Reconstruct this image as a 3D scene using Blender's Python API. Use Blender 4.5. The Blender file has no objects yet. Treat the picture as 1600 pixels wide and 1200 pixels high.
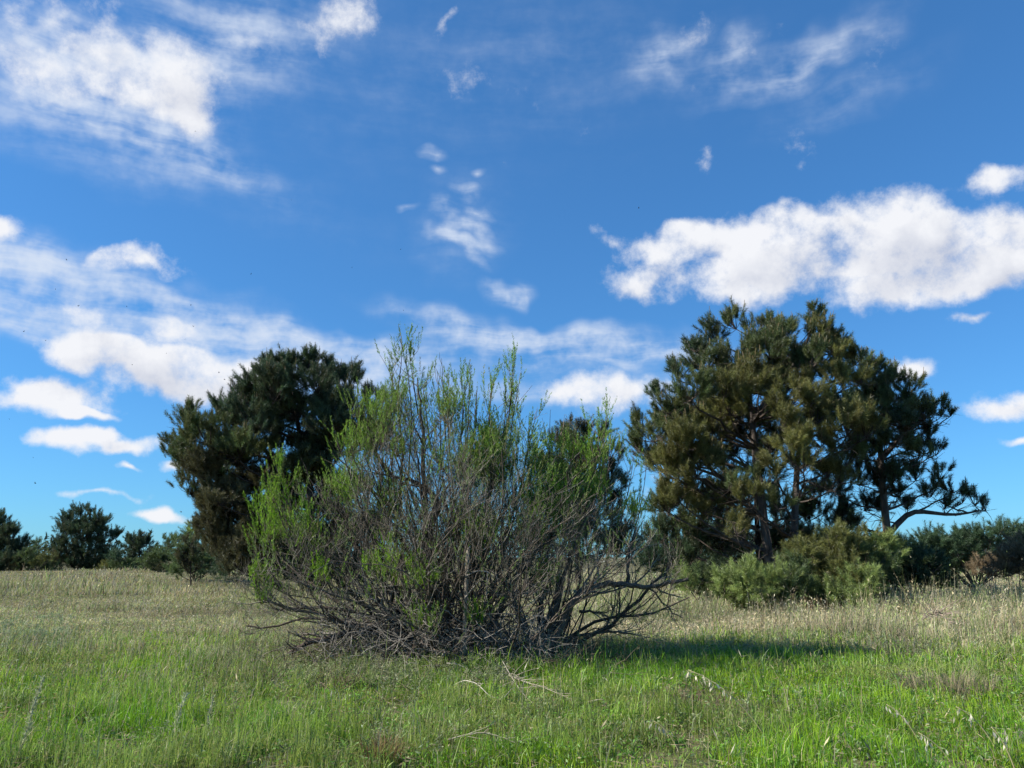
import bpy, math, random
import numpy as np
from math import radians, sin, cos, pi, sqrt

rng = np.random.default_rng(11)
random.seed(11)
sc = bpy.context.scene
col = sc.collection

# ------------------------------------------------------------------ camera
F = 1209.0                     # focal length in pixels of a 1600 px wide frame
PITCH = radians(12.6)
CAM_H = 1.6
cam_data = bpy.data.cameras.new('camera')
cam_data.sensor_width = 36.0
cam_data.lens = 36.0 * F / 1600.0
cam_data.clip_start = 0.05
cam_data.clip_end = 6000.0
cam = bpy.data.objects.new('camera', cam_data)
cam.location = (0, 0, CAM_H)
cam.rotation_euler = (radians(90) + PITCH, 0, 0)
col.objects.link(cam)
sc.camera = cam

# ------------------------------------------------------------------ light
SUN_EL = radians(36)
SUN_AZ = radians(-98)           # clockwise from +Y (view direction): left, a little behind the camera
SUN_DIR = np.array([sin(SUN_AZ) * cos(SUN_EL), cos(SUN_AZ) * cos(SUN_EL), sin(SUN_EL)])
sun_data = bpy.data.lights.new('sun', 'SUN')
sun_data.energy = 4.6
sun_data.angle = radians(0.53)
sun_data.color = (1.0, 0.94, 0.84)
sun = bpy.data.objects.new('sun', sun_data)
from mathutils import Vector
sun.rotation_euler = Vector(tuple(-SUN_DIR)).to_track_quat('-Z', 'Y').to_euler()
col.objects.link(sun)

world = bpy.data.worlds.new('World')
sc.world = world
world.use_nodes = True
wt = world.node_tree
for n in list(wt.nodes):
    wt.nodes.remove(n)


def pix_dir(px, py):
    r, u = (px - 800.0) / F, (600.0 - py) / F
    v = np.array([r, cos(PITCH) - u * sin(PITCH), sin(PITCH) + u * cos(PITCH)])
    return v / np.linalg.norm(v)


def pix_ang(px, py):
    d = pix_dir(px, py)
    return math.atan2(d[0], d[1]), math.asin(d[2])


def cloud_blobs():
    """Clouds in angles of the sky: (azimuth, elevation, half width, half height, turn, strength)."""
    cum, cir = [], []

    def C(px, py, rx, ry, s=1.0, rot=0):
        a, e = pix_ang(px, py)
        k = 1.0 / (F * (1 + ((px - 800) / F) ** 2 * 0.7))
        cum.append((a, e, rx * k * 1.5, ry * k * 1.5, radians(rot), s))

    def S(px, py, rx, ry, s=1.0, rot=0):
        a, e = pix_ang(px, py)
        k = 1.0 / (F * (1 + ((px - 800) / F) ** 2 * 0.7))
        cir.append((a, e, rx * k * 1.5, ry * k * 1.5, radians(rot), s))
    # broad cumulus bank on the right
    C(1165, 390, 150, 38, .85); C(1290, 372, 130, 50, .85); C(1420, 380, 150, 60, .85); C(1560, 390, 110, 52, .85)
    C(1055, 378, 60, 26, .85); C(1270, 445, 110, 42, .55); C(998, 444, 66, 38, .95); C(1135, 457, 66, 34, .7)
    C(1390, 472, 90, 20, .65); C(1565, 280, 80, 32, .95); C(1235, 335, 45, 28, .6); C(1480, 425, 140, 34, .45)
    # large ragged cloud at the upper left
    C(255, 115, 110, 54, .85); C(110, 80, 150, 66, .44); C(350, 60, 150, 46, .5); C(10, 110, 90, 90, .34); C(470, 30, 100, 36, .48)
    C(150, 130, 120, 50, .3); C(310, 185, 50, 32, .7); C(550, 10, 60, 32, .45); C(690, 40, 40, 12, .45, 35)
    S(120, 140, 250, 95, 1.1, -12); S(330, 70, 230, 80, .9, 20); S(240, 185, 190, 40, .8, -20)
    # clouds low on the left
    C(235, 415, 65, 32, .85); C(150, 395, 60, 24, .7); C(250, 560, 135, 50, 1.05); C(130, 550, 75, 28, .9)
    C(330, 595, 90, 46, 1.0); C(285, 497, 55, 22, .75); C(70, 622, 105, 27, 1.1); C(150, 692, 112, 17, 1.05)
    C(235, 811, 58, 15, 1.05); C(155, 778, 60, 13, .8); C(185, 731, 30, 7, .8); C(268, 727, 24, 11, .8); C(150, 650, 34, 9, .7)
    C(5, 355, 40, 30, .7); C(105, 480, 60, 28, .6)
    # clouds low in the middle and on the right
    C(965, 612, 85, 32, .85); C(860, 612, 60, 22, .6); C(1425, 580, 36, 20, 1.0); C(1580, 638, 80, 26, .85)
    C(1595, 680, 36, 12, .8); C(1525, 487, 36, 18, .7); C(955, 378, 36, 18, .6, -25); C(1110, 250, 28, 24, .45)
    # small puffs
    S(675, 249, 18, 11, 1.0); S(682, 279, 11, 7, .7); S(745, 277, 11, 8, .65); S(724, 308, 22, 11, .75)
    S(640, 328, 12, 8, .8); S(790, 462, 36, 14, 1.2, -25); S(824, 458, 18, 18, .9); S(690, 335, 22, 12, .6); S(750, 340, 22, 10, .7, -10); S(735, 362, 40, 9, .7, -10); S(690, 372, 24, 9, .6); S(715, 388, 34, 10, .65, -10); S(765, 388, 24, 10, .6); S(740, 408, 34, 8, .55, -20)
    # streaked high cloud
    S(130, 475, 450, 85, 1.25, -14); S(30, 430, 240, 70, .95, -8); S(460, 548, 300, 40, 1.15, -14); S(250, 570, 380, 26, 1.1, -13)
    S(850, 546, 240, 30, 1.35, -3); S(720, 508, 140, 22, 1.15, -8); S(980, 550, 140, 16, .95, -4); S(725, 365, 75, 62, .55, -20)
    S(1260, 90, 170, 28, .95, 6); S(1040, 95, 70, 45, .75, 20); S(1150, 80, 60, 24, .8, 30); S(620, 140, 460, 150, .26, 0); S(900, 60, 300, 90, .16, 0); S(420, 330, 300, 60, .2, -12)
    S(1000, 612, 180, 34, .55, 0); S(1330, 150, 140, 45, .5, 10); S(880, 604, 150, 30, .55, 0)
    # the rest of the sky, outside the view: the same scattered kinds of cloud
    r = random.Random(5)
    for i in range(16):
        a = radians(48 + (312 - 48) * (i + r.random() * .7) / 16)
        if a > pi:
            a -= 2 * pi
        e = radians(r.uniform(9, 34))
        w = r.uniform(.08, .2)
        cum.append((a, e, w, w * r.uniform(.25, .5), 0, r.uniform(.8, 1.1)))
        if i % 2 == 0:
            cir.append((a, radians(r.uniform(14, 50)), .4, .07, r.uniform(-.3, .3), .7))
    return cum, cir


SKY_TINT = (.41, .98, 1.60)     # clear maritime air, the same over the whole sky


def build_world():
    N = wt.nodes
    L = wt.links.new

    def node(t, **kw):
        n = N.new(t)
        for k, v in kw.items():
            setattr(n, k, v)
        return n

    def math_(op, a, b=None, c=None, clamp=False):
        n = node('ShaderNodeMath', operation=op, use_clamp=clamp)
        for i, v in enumerate((a, b, c)):
            if v is None:
                continue
            if isinstance(v, (int, float)):
                n.inputs[i].default_value = v
            else:
                L(v, n.inputs[i])
        return n.outputs[0]

    def vmath(op, a, b):
        n = node('ShaderNodeVectorMath', operation=op)
        for i, v in enumerate((a, b)):
            if isinstance(v, (tuple, list)):
                n.inputs[i].default_value = v
            else:
                L(v, n.inputs[i])
        return n.outputs[0]

    def scale(v, s):
        n = node('ShaderNodeVectorMath', operation='SCALE')
        L(v, n.inputs[0])
        n.inputs['Scale'].default_value = s
        return n.outputs[0]

    def noise(vec, sc_, detail, rough, out='Fac', lac=2.0):
        n = node('ShaderNodeTexNoise')
        n.inputs['Scale'].default_value = sc_
        n.inputs['Detail'].default_value = detail
        n.inputs['Roughness'].default_value = rough
        n.inputs['Lacunarity'].default_value = lac
        L(vec, n.inputs['Vector'])
        return n.outputs[out]

    def ramp(v, lo, hi, a=0.0, b=1.0):
        n = node('ShaderNodeMapRange', interpolation_type='SMOOTHSTEP')
        L(v, n.inputs['Value'])
        n.inputs['From Min'].default_value = lo
        n.inputs['From Max'].default_value = hi
        n.inputs['To Min'].default_value = a
        n.inputs['To Max'].default_value = b
        return n.outputs['Result']

    def mixc(f, a, b):
        n = node('ShaderNodeMix', data_type='RGBA')
        if isinstance(f, (int, float)):
            n.inputs[0].default_value = f
        else:
            L(f, n.inputs[0])
        for i, v in ((6, a), (7, b)):
            if isinstance(v, tuple):
                n.inputs[i].default_value = (*v, 1)
            else:
                L(v, n.inputs[i])
        return n.outputs[2]

    sky = node('ShaderNodeTexSky', sky_type='NISHITA')
    sky.sun_disc = False
    sky.sun_elevation = SUN_EL
    sky.sun_rotation = SUN_AZ
    sky.altitude = 0
    sky.air_density = 1.0
    sky.dust_density = 0.1
    sky.ozone_density = 2.0
    gm = node('ShaderNodeGamma')
    gm.inputs['Gamma'].default_value = .75
    L(sky.outputs[0], gm.inputs['Color'])
    tint = vmath('MULTIPLY', gm.outputs[0], SKY_TINT)

    tc = node('ShaderNodeTexCoord')
    d = tc.outputs['Generated']
    sep = node('ShaderNodeSeparateXYZ')
    L(d, sep.inputs[0])
    az = math_('ARCTAN2', sep.outputs[0], sep.outputs[1])
    el = math_('ARCSINE', sep.outputs[2])
    cmb = node('ShaderNodeCombineXYZ')
    L(az, cmb.inputs[0])
    L(el, cmb.inputs[1])
    P = cmb.outputs[0]
    # uneven outlines: the coordinates are pushed about by noise
    w1 = scale(vmath('SUBTRACT', noise(d, 11.0, 2.5, .6, 'Color'), (.5, .5, .5)), .075)
    Pw = vmath('MULTIPLY', vmath('ADD', P, w1), (1, 1, 0))
    cum, cir = cloud_blobs()

    def field(vec, blobs):
        """Sum of soft-edged ellipses; coordinates are turned and stretched once for each kind of ellipse."""
        acc = None
        kinds = {}
        for (a, e, w, h, rot, s) in sorted(blobs, key=lambda t: (round(t[4] / radians(10)), round(math.log2(t[2] / t[3]) * 1.6))):
            q = round(rot / radians(10)) * radians(10)
            asp = 2 ** (round(math.log2(w / h) * 1.6) / 1.6)
            k = (q, asp)
            if k not in kinds:
                v_ = vec
                if q:
                    m = node('ShaderNodeVectorRotate', rotation_type='Z_AXIS')
                    L(vec, m.inputs['Vector'])
                    m.inputs['Angle'].default_value = -q
                    v_ = m.outputs[0]
                kinds[k] = vmath('MULTIPLY', v_, (1, asp, 0))
            a2, e2 = a * cos(q) + e * sin(q), -a * sin(q) + e * cos(q)
            wm = sqrt(w * h * asp)
            m = node('ShaderNodeVectorMath', operation='DISTANCE')
            L(kinds[k], m.inputs[0])
            m.inputs[1].default_value = (a2, e2 * asp, 0)
            f = math_('MAXIMUM', math_('MULTIPLY_ADD', m.outputs['Value'], -s / wm, s), 0.0)
            acc = f if acc is None else math_('ADD', acc, f)
        return acc
    cf = field(Pw, cum)
    n1 = noise(d, 13.0, 7.0, .64)
    off = vmath('ADD', d, (-.014, -.004, .022))
    n2 = noise(off, 13.0, 2.0, .55)
    n0 = noise(d, 5.5, 1.5, .5)
    nz = math_('MULTIPLY_ADD', math_('SUBTRACT', n1, .5), 1.7, math_('MULTIPLY', math_('SUBTRACT', n0, .5), .8))
    cfn = math_('ADD', math_('MINIMUM', cf, .80), nz)
    cden = ramp(cfn, .24, .80)
    # light and shade: more cloud above and towards the sun means less light here
    up = field(vmath('ADD', Pw, (-.012, .034, 0)), [c for c in cum if c[3] > .028])
    above = math_('MINIMUM', up, 1.2)
    slope = math_('MULTIPLY', math_('SUBTRACT', n1, n2), 1.8)
    lit = math_('ADD', math_('SUBTRACT', 1.12, math_('MULTIPLY', above, .52)), slope, clamp=True)
    ccol = mixc(lit, (3.3, 3.6, 4.5), (6.1, 6.2, 6.5))
    # streaks
    cmb2 = node('ShaderNodeMapping')
    cmb2.inputs['Rotation'].default_value = (0, 0, radians(12))
    cmb2.inputs['Scale'].default_value = (2.6, 18, 1)
    L(vmath('ADD', P, scale(w1, .45)), cmb2.inputs['Vector'])
    n3 = noise(cmb2.outputs[0], 1.6, 5.0, .58)
    n4 = noise(d, 34.0, 3.0, .6)
    sf = field(Pw, cir)
    tex = math_('ADD', math_('MULTIPLY_ADD', math_('SUBTRACT', n3, .5), 2.3, .72), math_('MULTIPLY', math_('SUBTRACT', n4, .5), 1.5))
    sfn = math_('MULTIPLY', math_('MINIMUM', sf, 1.0), math_('MAXIMUM', tex, 0.06))
    sden = ramp(sfn, .0, 1.45, 0, .95)
    # low pale clouds in rows towards the horizon are left to the blobs; a thin whitening there
    c1 = mixc(sden, tint, (4.6, 5.2, 6.2))
    c2 = mixc(cden, c1, ccol)
    bg = node('ShaderNodeBackground')
    bg.inputs['Strength'].default_value = 0.083
    L(c2, bg.inputs['Color'])
    out = node('ShaderNodeOutputWorld')
    L(bg.outputs[0], out.inputs['Surface'])


build_world()
world.cycles.sampling_method = 'NONE'
sc.view_settings.view_transform = 'Standard'
sc.view_settings.look = 'None'
sc.view_settings.exposure = 0.84
sc.view_settings.gamma = 1.0
sc.view_settings.use_curve_mapping = False
sc.cycles.use_adaptive_sampling = True
sc.cycles.adaptive_threshold = 0.015
sc.cycles.adaptive_min_samples = 10
sc.cycles.max_bounces = 4
sc.cycles.diffuse_bounces = 3
sc.cycles.glossy_bounces = 2
sc.cycles.transmission_bounces = 3
sc.cycles.transparent_max_bounces = 4
sc.cycles.caustics_reflective = False
sc.cycles.caustics_refractive = False


# ------------------------------------------------------------------ helpers
def at(px, py, Y):
    """World point seen at a photo pixel, at the distance Y in front of the camera."""
    d = pix_dir(px, py)
    return np.array([0, 0, CAM_H]) + d * (Y / d[1])


_lat = np.random.default_rng(3).random((256, 256))


def vnoise(x, y):
    x = np.asarray(x, float); y = np.asarray(y, float)
    xi = np.floor(x).astype(int); yi = np.floor(y).astype(int)
    fx = x - xi; fy = y - yi
    fx = fx * fx * (3 - 2 * fx); fy = fy * fy * (3 - 2 * fy)
    a = _lat[xi & 255, yi & 255]; b = _lat[(xi + 1) & 255, yi & 255]
    c = _lat[xi & 255, (yi + 1) & 255]; d = _lat[(xi + 1) & 255, (yi + 1) & 255]
    return (a * (1 - fx) + b * fx) * (1 - fy) + (c * (1 - fx) + d * fx) * fy


def fbm(x, y, o=4):
    s = 0; a = .5; t = 0
    for i in range(o):
        s = s + a * vnoise(x * 2 ** i + 17.3 * i, y * 2 ** i + 5.1 * i); t += a; a *= .5
    return s / t


def sstep(a, b, x):
    t = np.clip((np.asarray(x, float) - a) / (b - a), 0, 1)
    return t * t * (3 - 2 * t)


def ground_z(x, y):
    x = np.asarray(x, float); y = np.asarray(y, float)
    near = .10 * (fbm(x * .22 + 9, y * .22, 3) - .5) + .05 * (fbm(x * .9, y * .9 + 40, 2) - .5)
    dune = .55 * np.exp(-((x + 30) / 22) ** 2 - ((y - 64) / 13) ** 2)
    far = .9 * (fbm(x * .02 + 3, y * .02 + 8, 3) - .5) * sstep(30, 90, y)
    return near + dune + far


def gpt(px, py):
    """Ground point under a photo pixel."""
    d = pix_dir(px, py)
    t = -CAM_H / d[2]
    for _ in range(6):
        p = np.array([0, 0, CAM_H]) + d * t
        t = (float(ground_z(p[0], p[1])) - CAM_H) / d[2]
    return np.array([0, 0, CAM_H]) + d * t


def norm(v):
    return v / np.maximum(np.linalg.norm(v, axis=-1, keepdims=True), 1e-9)


def perp(v):
    ref = np.where(np.abs(v[..., 2:3]) < .9, np.array([0, 0, 1.0]), np.array([1.0, 0, 0]))
    a = norm(np.cross(v, ref))
    return a, np.cross(v, a)


class Geo:
    def __init__(self):
        self.v = []; self.c = []; self.t = []; self.q = []; self.n = 0

    def add(self, v, c, tris=None, quads=None):
        v = np.asarray(v, np.float32).reshape(-1, 3)
        c = np.broadcast_to(np.asarray(c, np.float32), v.shape)
        self.v.append(v); self.c.append(c)
        if tris is not None:
            self.t.append(np.asarray(tris, np.int32).reshape(-1, 3) + self.n)
        if quads is not None:
            self.q.append(np.asarray(quads, np.int32).reshape(-1, 4) + self.n)
        self.n += len(v)

    def tubes(self, polys, radii, sides=5, color=(.2, .17, .14), colors=None, cap=True):
        groups = {}
        for i, p in enumerate(polys):
            groups.setdefault(len(p), []).append(i)
        for P, ids in groups.items():
            A = np.array([polys[i] for i in ids], float)
            R = np.array([radii[i] for i in ids], float)
            n = len(ids)
            T = np.empty_like(A)
            T[:, 1:-1] = A[:, 2:] - A[:, :-2]
            T[:, 0] = A[:, 1] - A[:, 0]
            T[:, -1] = A[:, -1] - A[:, -2]
            T = norm(T)
            ref = norm(np.array([.31, .77, .22]) + 0 * T)
            u = norm(np.cross(T, ref)); w = np.cross(T, u)
            th = np.arange(sides) * 2 * pi / sides
            ring = (A[:, :, None] + R[:, :, None, None] * (u[:, :, None] * np.cos(th)[:, None] + w[:, :, None] * np.sin(th)[:, None]))
            base = (np.arange(n) * P * sides)[:, None, None] + (np.arange(P - 1) * sides)[None, :, None]
            k = np.arange(sides); k2 = (k + 1) % sides
            quads = np.stack([base + k, base + k2, base + k2 + sides, base + k + sides], -1)
            if colors is None:
                c = np.broadcast_to(np.asarray(color, np.float32), (n, P, sides, 3))
            else:
                c = np.broadcast_to(np.array([colors[i] for i in ids], np.float32)[:, None, None, :], (n, P, sides, 3))
            tris = None
            if cap and sides >= 4:
                b2 = (np.arange(n) * P * sides + (P - 1) * sides)[:, None]
                j = np.arange(1, sides - 1)
                tris = np.stack([b2 + 0 * j, b2 + j, b2 + j + 1], -1)
            self.add(ring, c.reshape(-1, 3), tris, quads)

    def count(self):
        return sum(len(t) for t in self.t) + 2 * sum(len(q) for q in self.q)

    def build(self, name, mat, parent=None, smooth=False):
        if self.n == 0:
            return None
        v = np.concatenate(self.v); c = np.concatenate(self.c)
        org = np.zeros(3)
        if parent is not None:
            o_ = parent
            while o_ is not None:
                org = org + np.array(o_.location); o_ = o_.parent
        v = v - org.astype(np.float32)
        t = np.concatenate(self.t) if self.t else np.zeros((0, 3), np.int32)
        q = np.concatenate(self.q) if self.q else np.zeros((0, 4), np.int32)
        me = bpy.data.meshes.new(name)
        me.vertices.add(len(v)); me.vertices.foreach_set('co', v.ravel())
        nl = len(t) * 3 + len(q) * 4
        me.loops.add(nl)
        me.loops.foreach_set('vertex_index', np.concatenate([t.ravel(), q.ravel()]))
        me.polygons.add(len(t) + len(q))
        st = np.concatenate([np.arange(len(t)) * 3, len(t) * 3 + np.arange(len(q)) * 4]).astype(np.int32)
        me.polygons.foreach_set('loop_start', st)
        if smooth:
            me.polygons.foreach_set('use_smooth', np.ones(len(st), bool))
        a = me.attributes.new('Col', 'FLOAT_COLOR', 'POINT')
        a.data.foreach_set('color', np.concatenate([c, np.ones((len(c), 1), np.float32)], 1).ravel())
        me.update(calc_edges=True)
        me.materials.append(mat)
        o = bpy.data.objects.new(name, me)
        col.objects.link(o)
        if parent is not None:
            o.parent = parent
        return o


def tag(o, label=None, cat=None, group=None, kind=None):
    if label: o['label'] = label
    if cat: o['category'] = cat
    if group: o['group'] = group
    if kind: o['kind'] = kind
    return o


def empty(name, loc):
    o = bpy.data.objects.new(name, None)
    o.location = tuple(float(x) for x in loc)
    o.empty_display_size = .2
    col.objects.link(o)
    return o


def stuff(o):
    if o is not None:
        o['kind'] = 'stuff'
    return o


# ------------------------------------------------------------------ materials
def leaf_mat(name, trans=.3, gloss=.03, rough=.5, spread=.25):
    m = bpy.data.materials.new(name); m.use_nodes = True
    t = m.node_tree; N = t.nodes; L = t.links.new
    N.clear()
    at_ = N.new('ShaderNodeAttribute'); at_.attribute_name = 'Col'
    no = N.new('ShaderNodeTexNoise'); no.inputs['Scale'].default_value = 2.3; no.inputs['Detail'].default_value = 2
    g = N.new('ShaderNodeNewGeometry'); L(g.outputs['Position'], no.inputs['Vector'])
    mr = N.new('ShaderNodeMapRange'); L(no.outputs['Fac'], mr.inputs[0])
    mr.inputs['From Min'].default_value = .3; mr.inputs['From Max'].default_value = .7
    mr.inputs['To Min'].default_value = 1 - spread; mr.inputs['To Max'].default_value = 1 + spread
    mx = N.new('ShaderNodeVectorMath'); mx.operation = 'SCALE'
    L(at_.outputs['Color'], mx.inputs[0]); L(mr.outputs[0], mx.inputs['Scale'])
    df = N.new('ShaderNodeBsdfDiffuse'); L(mx.outputs[0], df.inputs['Color'])
    tr = N.new('ShaderNodeBsdfTranslucent'); L(mx.outputs[0], tr.inputs['Color'])
    ms = N.new('ShaderNodeMixShader'); ms.inputs[0].default_value = trans
    L(df.outputs[0], ms.inputs[1]); L(tr.outputs[0], ms.inputs[2])
    gl = N.new('ShaderNodeBsdfGlossy'); gl.inputs['Roughness'].default_value = rough
    gl.inputs['Color'].default_value = (.9, .95, 1, 1)
    m2 = N.new('ShaderNodeMixShader'); m2.inputs[0].default_value = gloss
    L(ms.outputs[0], m2.inputs[1]); L(gl.outputs[0], m2.inputs[2])
    o = N.new('ShaderNodeOutputMaterial'); L(m2.outputs[0], o.inputs[0])
    return m


def bark_mat(name, scale=9.0, amt=.5, bump=.6):
    m = bpy.data.materials.new(name); m.use_nodes = True
    t = m.node_tree; N = t.nodes; L = t.links.new
    N.clear()
    at_ = N.new('ShaderNodeAttribute'); at_.attribute_name = 'Col'
    g = N.new('ShaderNodeNewGeometry')
    mp = N.new('ShaderNodeMapping'); mp.inputs['Scale'].default_value = (1, 1, .28); L(g.outputs['Position'], mp.inputs[0])
    no = N.new('ShaderNodeTexNoise'); no.inputs['Scale'].default_value = scale; no.inputs['Detail'].default_value = 5
    no.inputs['Roughness'].default_value = .65
    L(mp.outputs[0], no.inputs['Vector'])
    mr = N.new('ShaderNodeMapRange'); L(no.outputs['Fac'], mr.inputs[0])
    mr.inputs['From Min'].default_value = .3; mr.inputs['From Max'].default_value = .7
    mr.inputs['To Min'].default_value = 1 - amt; mr.inputs['To Max'].default_value = 1 + amt
    mx = N.new('ShaderNodeVectorMath'); mx.operation = 'SCALE'
    L(at_.outputs['Color'], mx.inputs[0]); L(mr.outputs[0], mx.inputs['Scale'])
    bp = N.new('ShaderNodeBump'); bp.inputs['Strength'].default_value = bump; bp.inputs['Distance'].default_value = .03
    L(no.outputs['Fac'], bp.inputs['Height'])
    p = N.new('ShaderNodeBsdfPrincipled'); p.inputs['Roughness'].default_value = .9
    p.inputs['Specular IOR Level'].default_value = .15
    L(mx.outputs[0], p.inputs['Base Color']); L(bp.outputs[0], p.inputs['Normal'])
    o = N.new('ShaderNodeOutputMaterial'); L(p.outputs[0], o.inputs[0])
    return m


def soil_mat():
    m = bpy.data.materials.new('meadow_soil'); m.use_nodes = True
    t = m.node_tree; N = t.nodes; L = t.links.new
    N.clear()
    g = N.new('ShaderNodeNewGeometry')
    n1 = N.new('ShaderNodeTexNoise'); n1.inputs['Scale'].default_value = .35; n1.inputs['Detail'].default_value = 8; n1.inputs['Roughness'].default_value = .65
    n2 = N.new('ShaderNodeTexNoise'); n2.inputs['Scale'].default_value = 14; n2.inputs['Detail'].default_value = 5
    L(g.outputs['Position'], n1.inputs['Vector']); L(g.outputs['Position'], n2.inputs['Vector'])
    r1 = N.new('ShaderNodeValToRGB'); L(n1.outputs['Fac'], r1.inputs[0])
    r1.color_ramp.elements[0].position = .35; r1.color_ramp.elements[0].color = (.10, .105, .045, 1)
    r1.color_ramp.elements[1].position = .65; r1.color_ramp.elements[1].color = (.19, .165, .095, 1)
    mr = N.new('ShaderNodeMapRange'); L(n2.outputs['Fac'], mr.inputs[0])
    mr.inputs['From Min'].default_value = .3; mr.inputs['From Max'].default_value = .7
    mr.inputs['To Min'].default_value = .55; mr.inputs['To Max'].default_value = 1.3
    mx = N.new('ShaderNodeVectorMath'); mx.operation = 'SCALE'
    L(r1.outputs[0], mx.inputs[0]); L(mr.outputs[0], mx.inputs['Scale'])
    bp = N.new('ShaderNodeBump'); bp.inputs['Strength'].default_value = .8; bp.inputs['Distance'].default_value = .05
    L(n2.outputs['Fac'], bp.inputs['Height'])
    p = N.new('ShaderNodeBsdfPrincipled'); p.inputs['Roughness'].default_value = 1; p.inputs['Specular IOR Level'].default_value = .1
    L(mx.outputs[0], p.inputs['Base Color']); L(bp.outputs[0], p.inputs['Normal'])
    o = N.new('ShaderNodeOutputMaterial'); L(p.outputs[0], o.inputs[0])
    return m


M_GRASS = leaf_mat('grass_blade', .42, .018, .45, .2)
M_DRY = leaf_mat('dry_grass_blade', .33, .012, .6, .22)
M_NEEDLE = leaf_mat('pine_needle', .22, .03, .45, .22)
M_LEAF = leaf_mat('shrub_leaf', .38, .015, .5, .2)
M_BARK = bark_mat('pine_bark', 7, .55, .9)
M_TWIG = bark_mat('shrub_bark', 22, .45, .5)
M_SOIL = soil_mat()


# ------------------------------------------------------------------ ground
def build_ground():
    xs = np.concatenate([-np.geomspace(3000, 26, 26), np.linspace(-25, 25, 126), np.geomspace(26, 3000, 26)])
    ys = np.concatenate([-np.geomspace(3000, 6, 18), np.linspace(-5, 80, 190), np.geomspace(82, 3000, 30)])
    X, Y = np.meshgrid(xs, ys)
    fall = np.exp(-(np.maximum(0, np.hypot(X, Y) - 150) / 200) ** 2)
    Z = ground_z(X, Y) * fall
    nx, ny = len(xs), len(ys)
    i = (np.arange(ny - 1)[:, None] * nx + np.arange(nx - 1)[None, :])
    g = Geo()
    g.add(np.stack([X, Y, Z], -1), (.2, .2, .2), None, np.stack([i, i + 1, i + 1 + nx, i + nx], -1))
    o = g.build('ground', M_SOIL, smooth=True)
    tag(o, 'flat sandy meadow ground under the grass reaching the horizon', 'ground', kind='structure')


build_ground()


# ------------------------------------------------------------------ needles, leaves, blades
def needles(g, pos, axis, length, K, nl, w, color, ang=(30, 68), var=.35):
    """Tufts of pine needles: a shoot at pos along axis, K needles each; single tapering faces."""
    n = len(pos)
    if n == 0:
        return
    axis = norm(axis)
    a, b = perp(axis)
    t = rng.random((n, K, 1)) ** .8
    ph = rng.random((n, K, 1)) * 2 * pi
    al = np.radians(rng.uniform(ang[0], ang[1], (n, K, 1))) * (1.15 - .45 * t)
    d = axis[:, None] * np.cos(al) + (a[:, None] * np.cos(ph) + b[:, None] * np.sin(ph)) * np.sin(al)
    base = pos[:, None] + axis[:, None] * t * np.asarray(length).reshape(-1, 1, 1)
    L_ = np.asarray(nl) * rng.uniform(.7, 1.15, (n, K, 1))
    tip = base + d * L_
    tip[..., 2] -= .12 * L_[..., 0]
    s = norm(np.cross(d, rng.normal(size=(n, K, 3)))) * (w * .5)
    V = np.stack([base - s, base + s, tip], 2)
    br = rng.uniform(1 - var, 1 + var, (n, K, 1, 1))
    C = np.broadcast_to(np.asarray(color)[:, None, None, :] * br, V.shape)
    T = np.arange(n * K * 3).reshape(-1, 3)
    g.add(V, C.reshape(-1, 3), T)


def leaves(g, pos, d, L_, w, color, var=.3):
    """Narrow leaves, each a kite of two faces."""
    n = len(pos)
    if n == 0:
        return
    d = norm(d)
    s = norm(np.cross(d, rng.normal(size=(n, 3)))) * (np.asarray(w).reshape(-1, 1) * .5)
    L_ = np.asarray(L_).reshape(-1, 1)
    m = pos + d * L_ * .45
    tip = pos + d * L_
    V = np.stack([pos, m - s, tip, m + s], 1)
    C = np.broadcast_to((np.asarray(color) * rng.uniform(1 - var, 1 + var, (n, 1)))[:, None], V.shape)
    g.add(V, C.reshape(-1, 3), None, np.arange(n * 4).reshape(-1, 4))


def blades(g, x, y, h, w, lean, az, color, tipc=None, simple=False, z0=None):
    """Grass blades that bend over; 3 faces each (1 face when simple)."""
    n = len(x)
    if n == 0:
        return
    z = ground_z(x, y) if z0 is None else z0
    P = np.stack([x, y, z - .01], -1)
    ld = np.stack([np.cos(az), np.sin(az), 0 * az], -1)
    sa = rng.random(n) * 2 * pi
    sd = np.stack([np.cos(sa), np.sin(sa), 0 * sa], -1) * (np.asarray(w).reshape(-1, 1) * .5)
    h = np.asarray(h).reshape(-1, 1); lean = np.asarray(lean).reshape(-1, 1)
    up = np.array([0, 0, 1.0])
    tip = P + up * h * np.sqrt(np.maximum(.12, 1 - lean ** 2)) + ld * h * lean
    mid = P + up * h * .58 + ld * h * lean * .28
    color = np.broadcast_to(np.asarray(color, float), (n, 3))
    tc = color if tipc is None else tipc
    if simple:
        V = np.stack([P - sd, P + sd, tip], 1)
        C = np.stack([color * .8, color * .8, tc], 1)
        g.add(V, C.reshape(-1, 3), np.arange(n * 3).reshape(-1, 3))
    else:
        V = np.stack([P - sd, P + sd, mid + sd * .8, mid - sd * .8, tip], 1)
        C = np.stack([color * .85, color * .85, color, color, tc], 1)
        i = np.arange(n)[:, None] * 5
        g.add(V, C.reshape(-1, 3), np.concatenate([i + 3, i + 2, i + 4], 1), np.concatenate([i, i + 1, i + 2, i + 3], 1))


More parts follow.
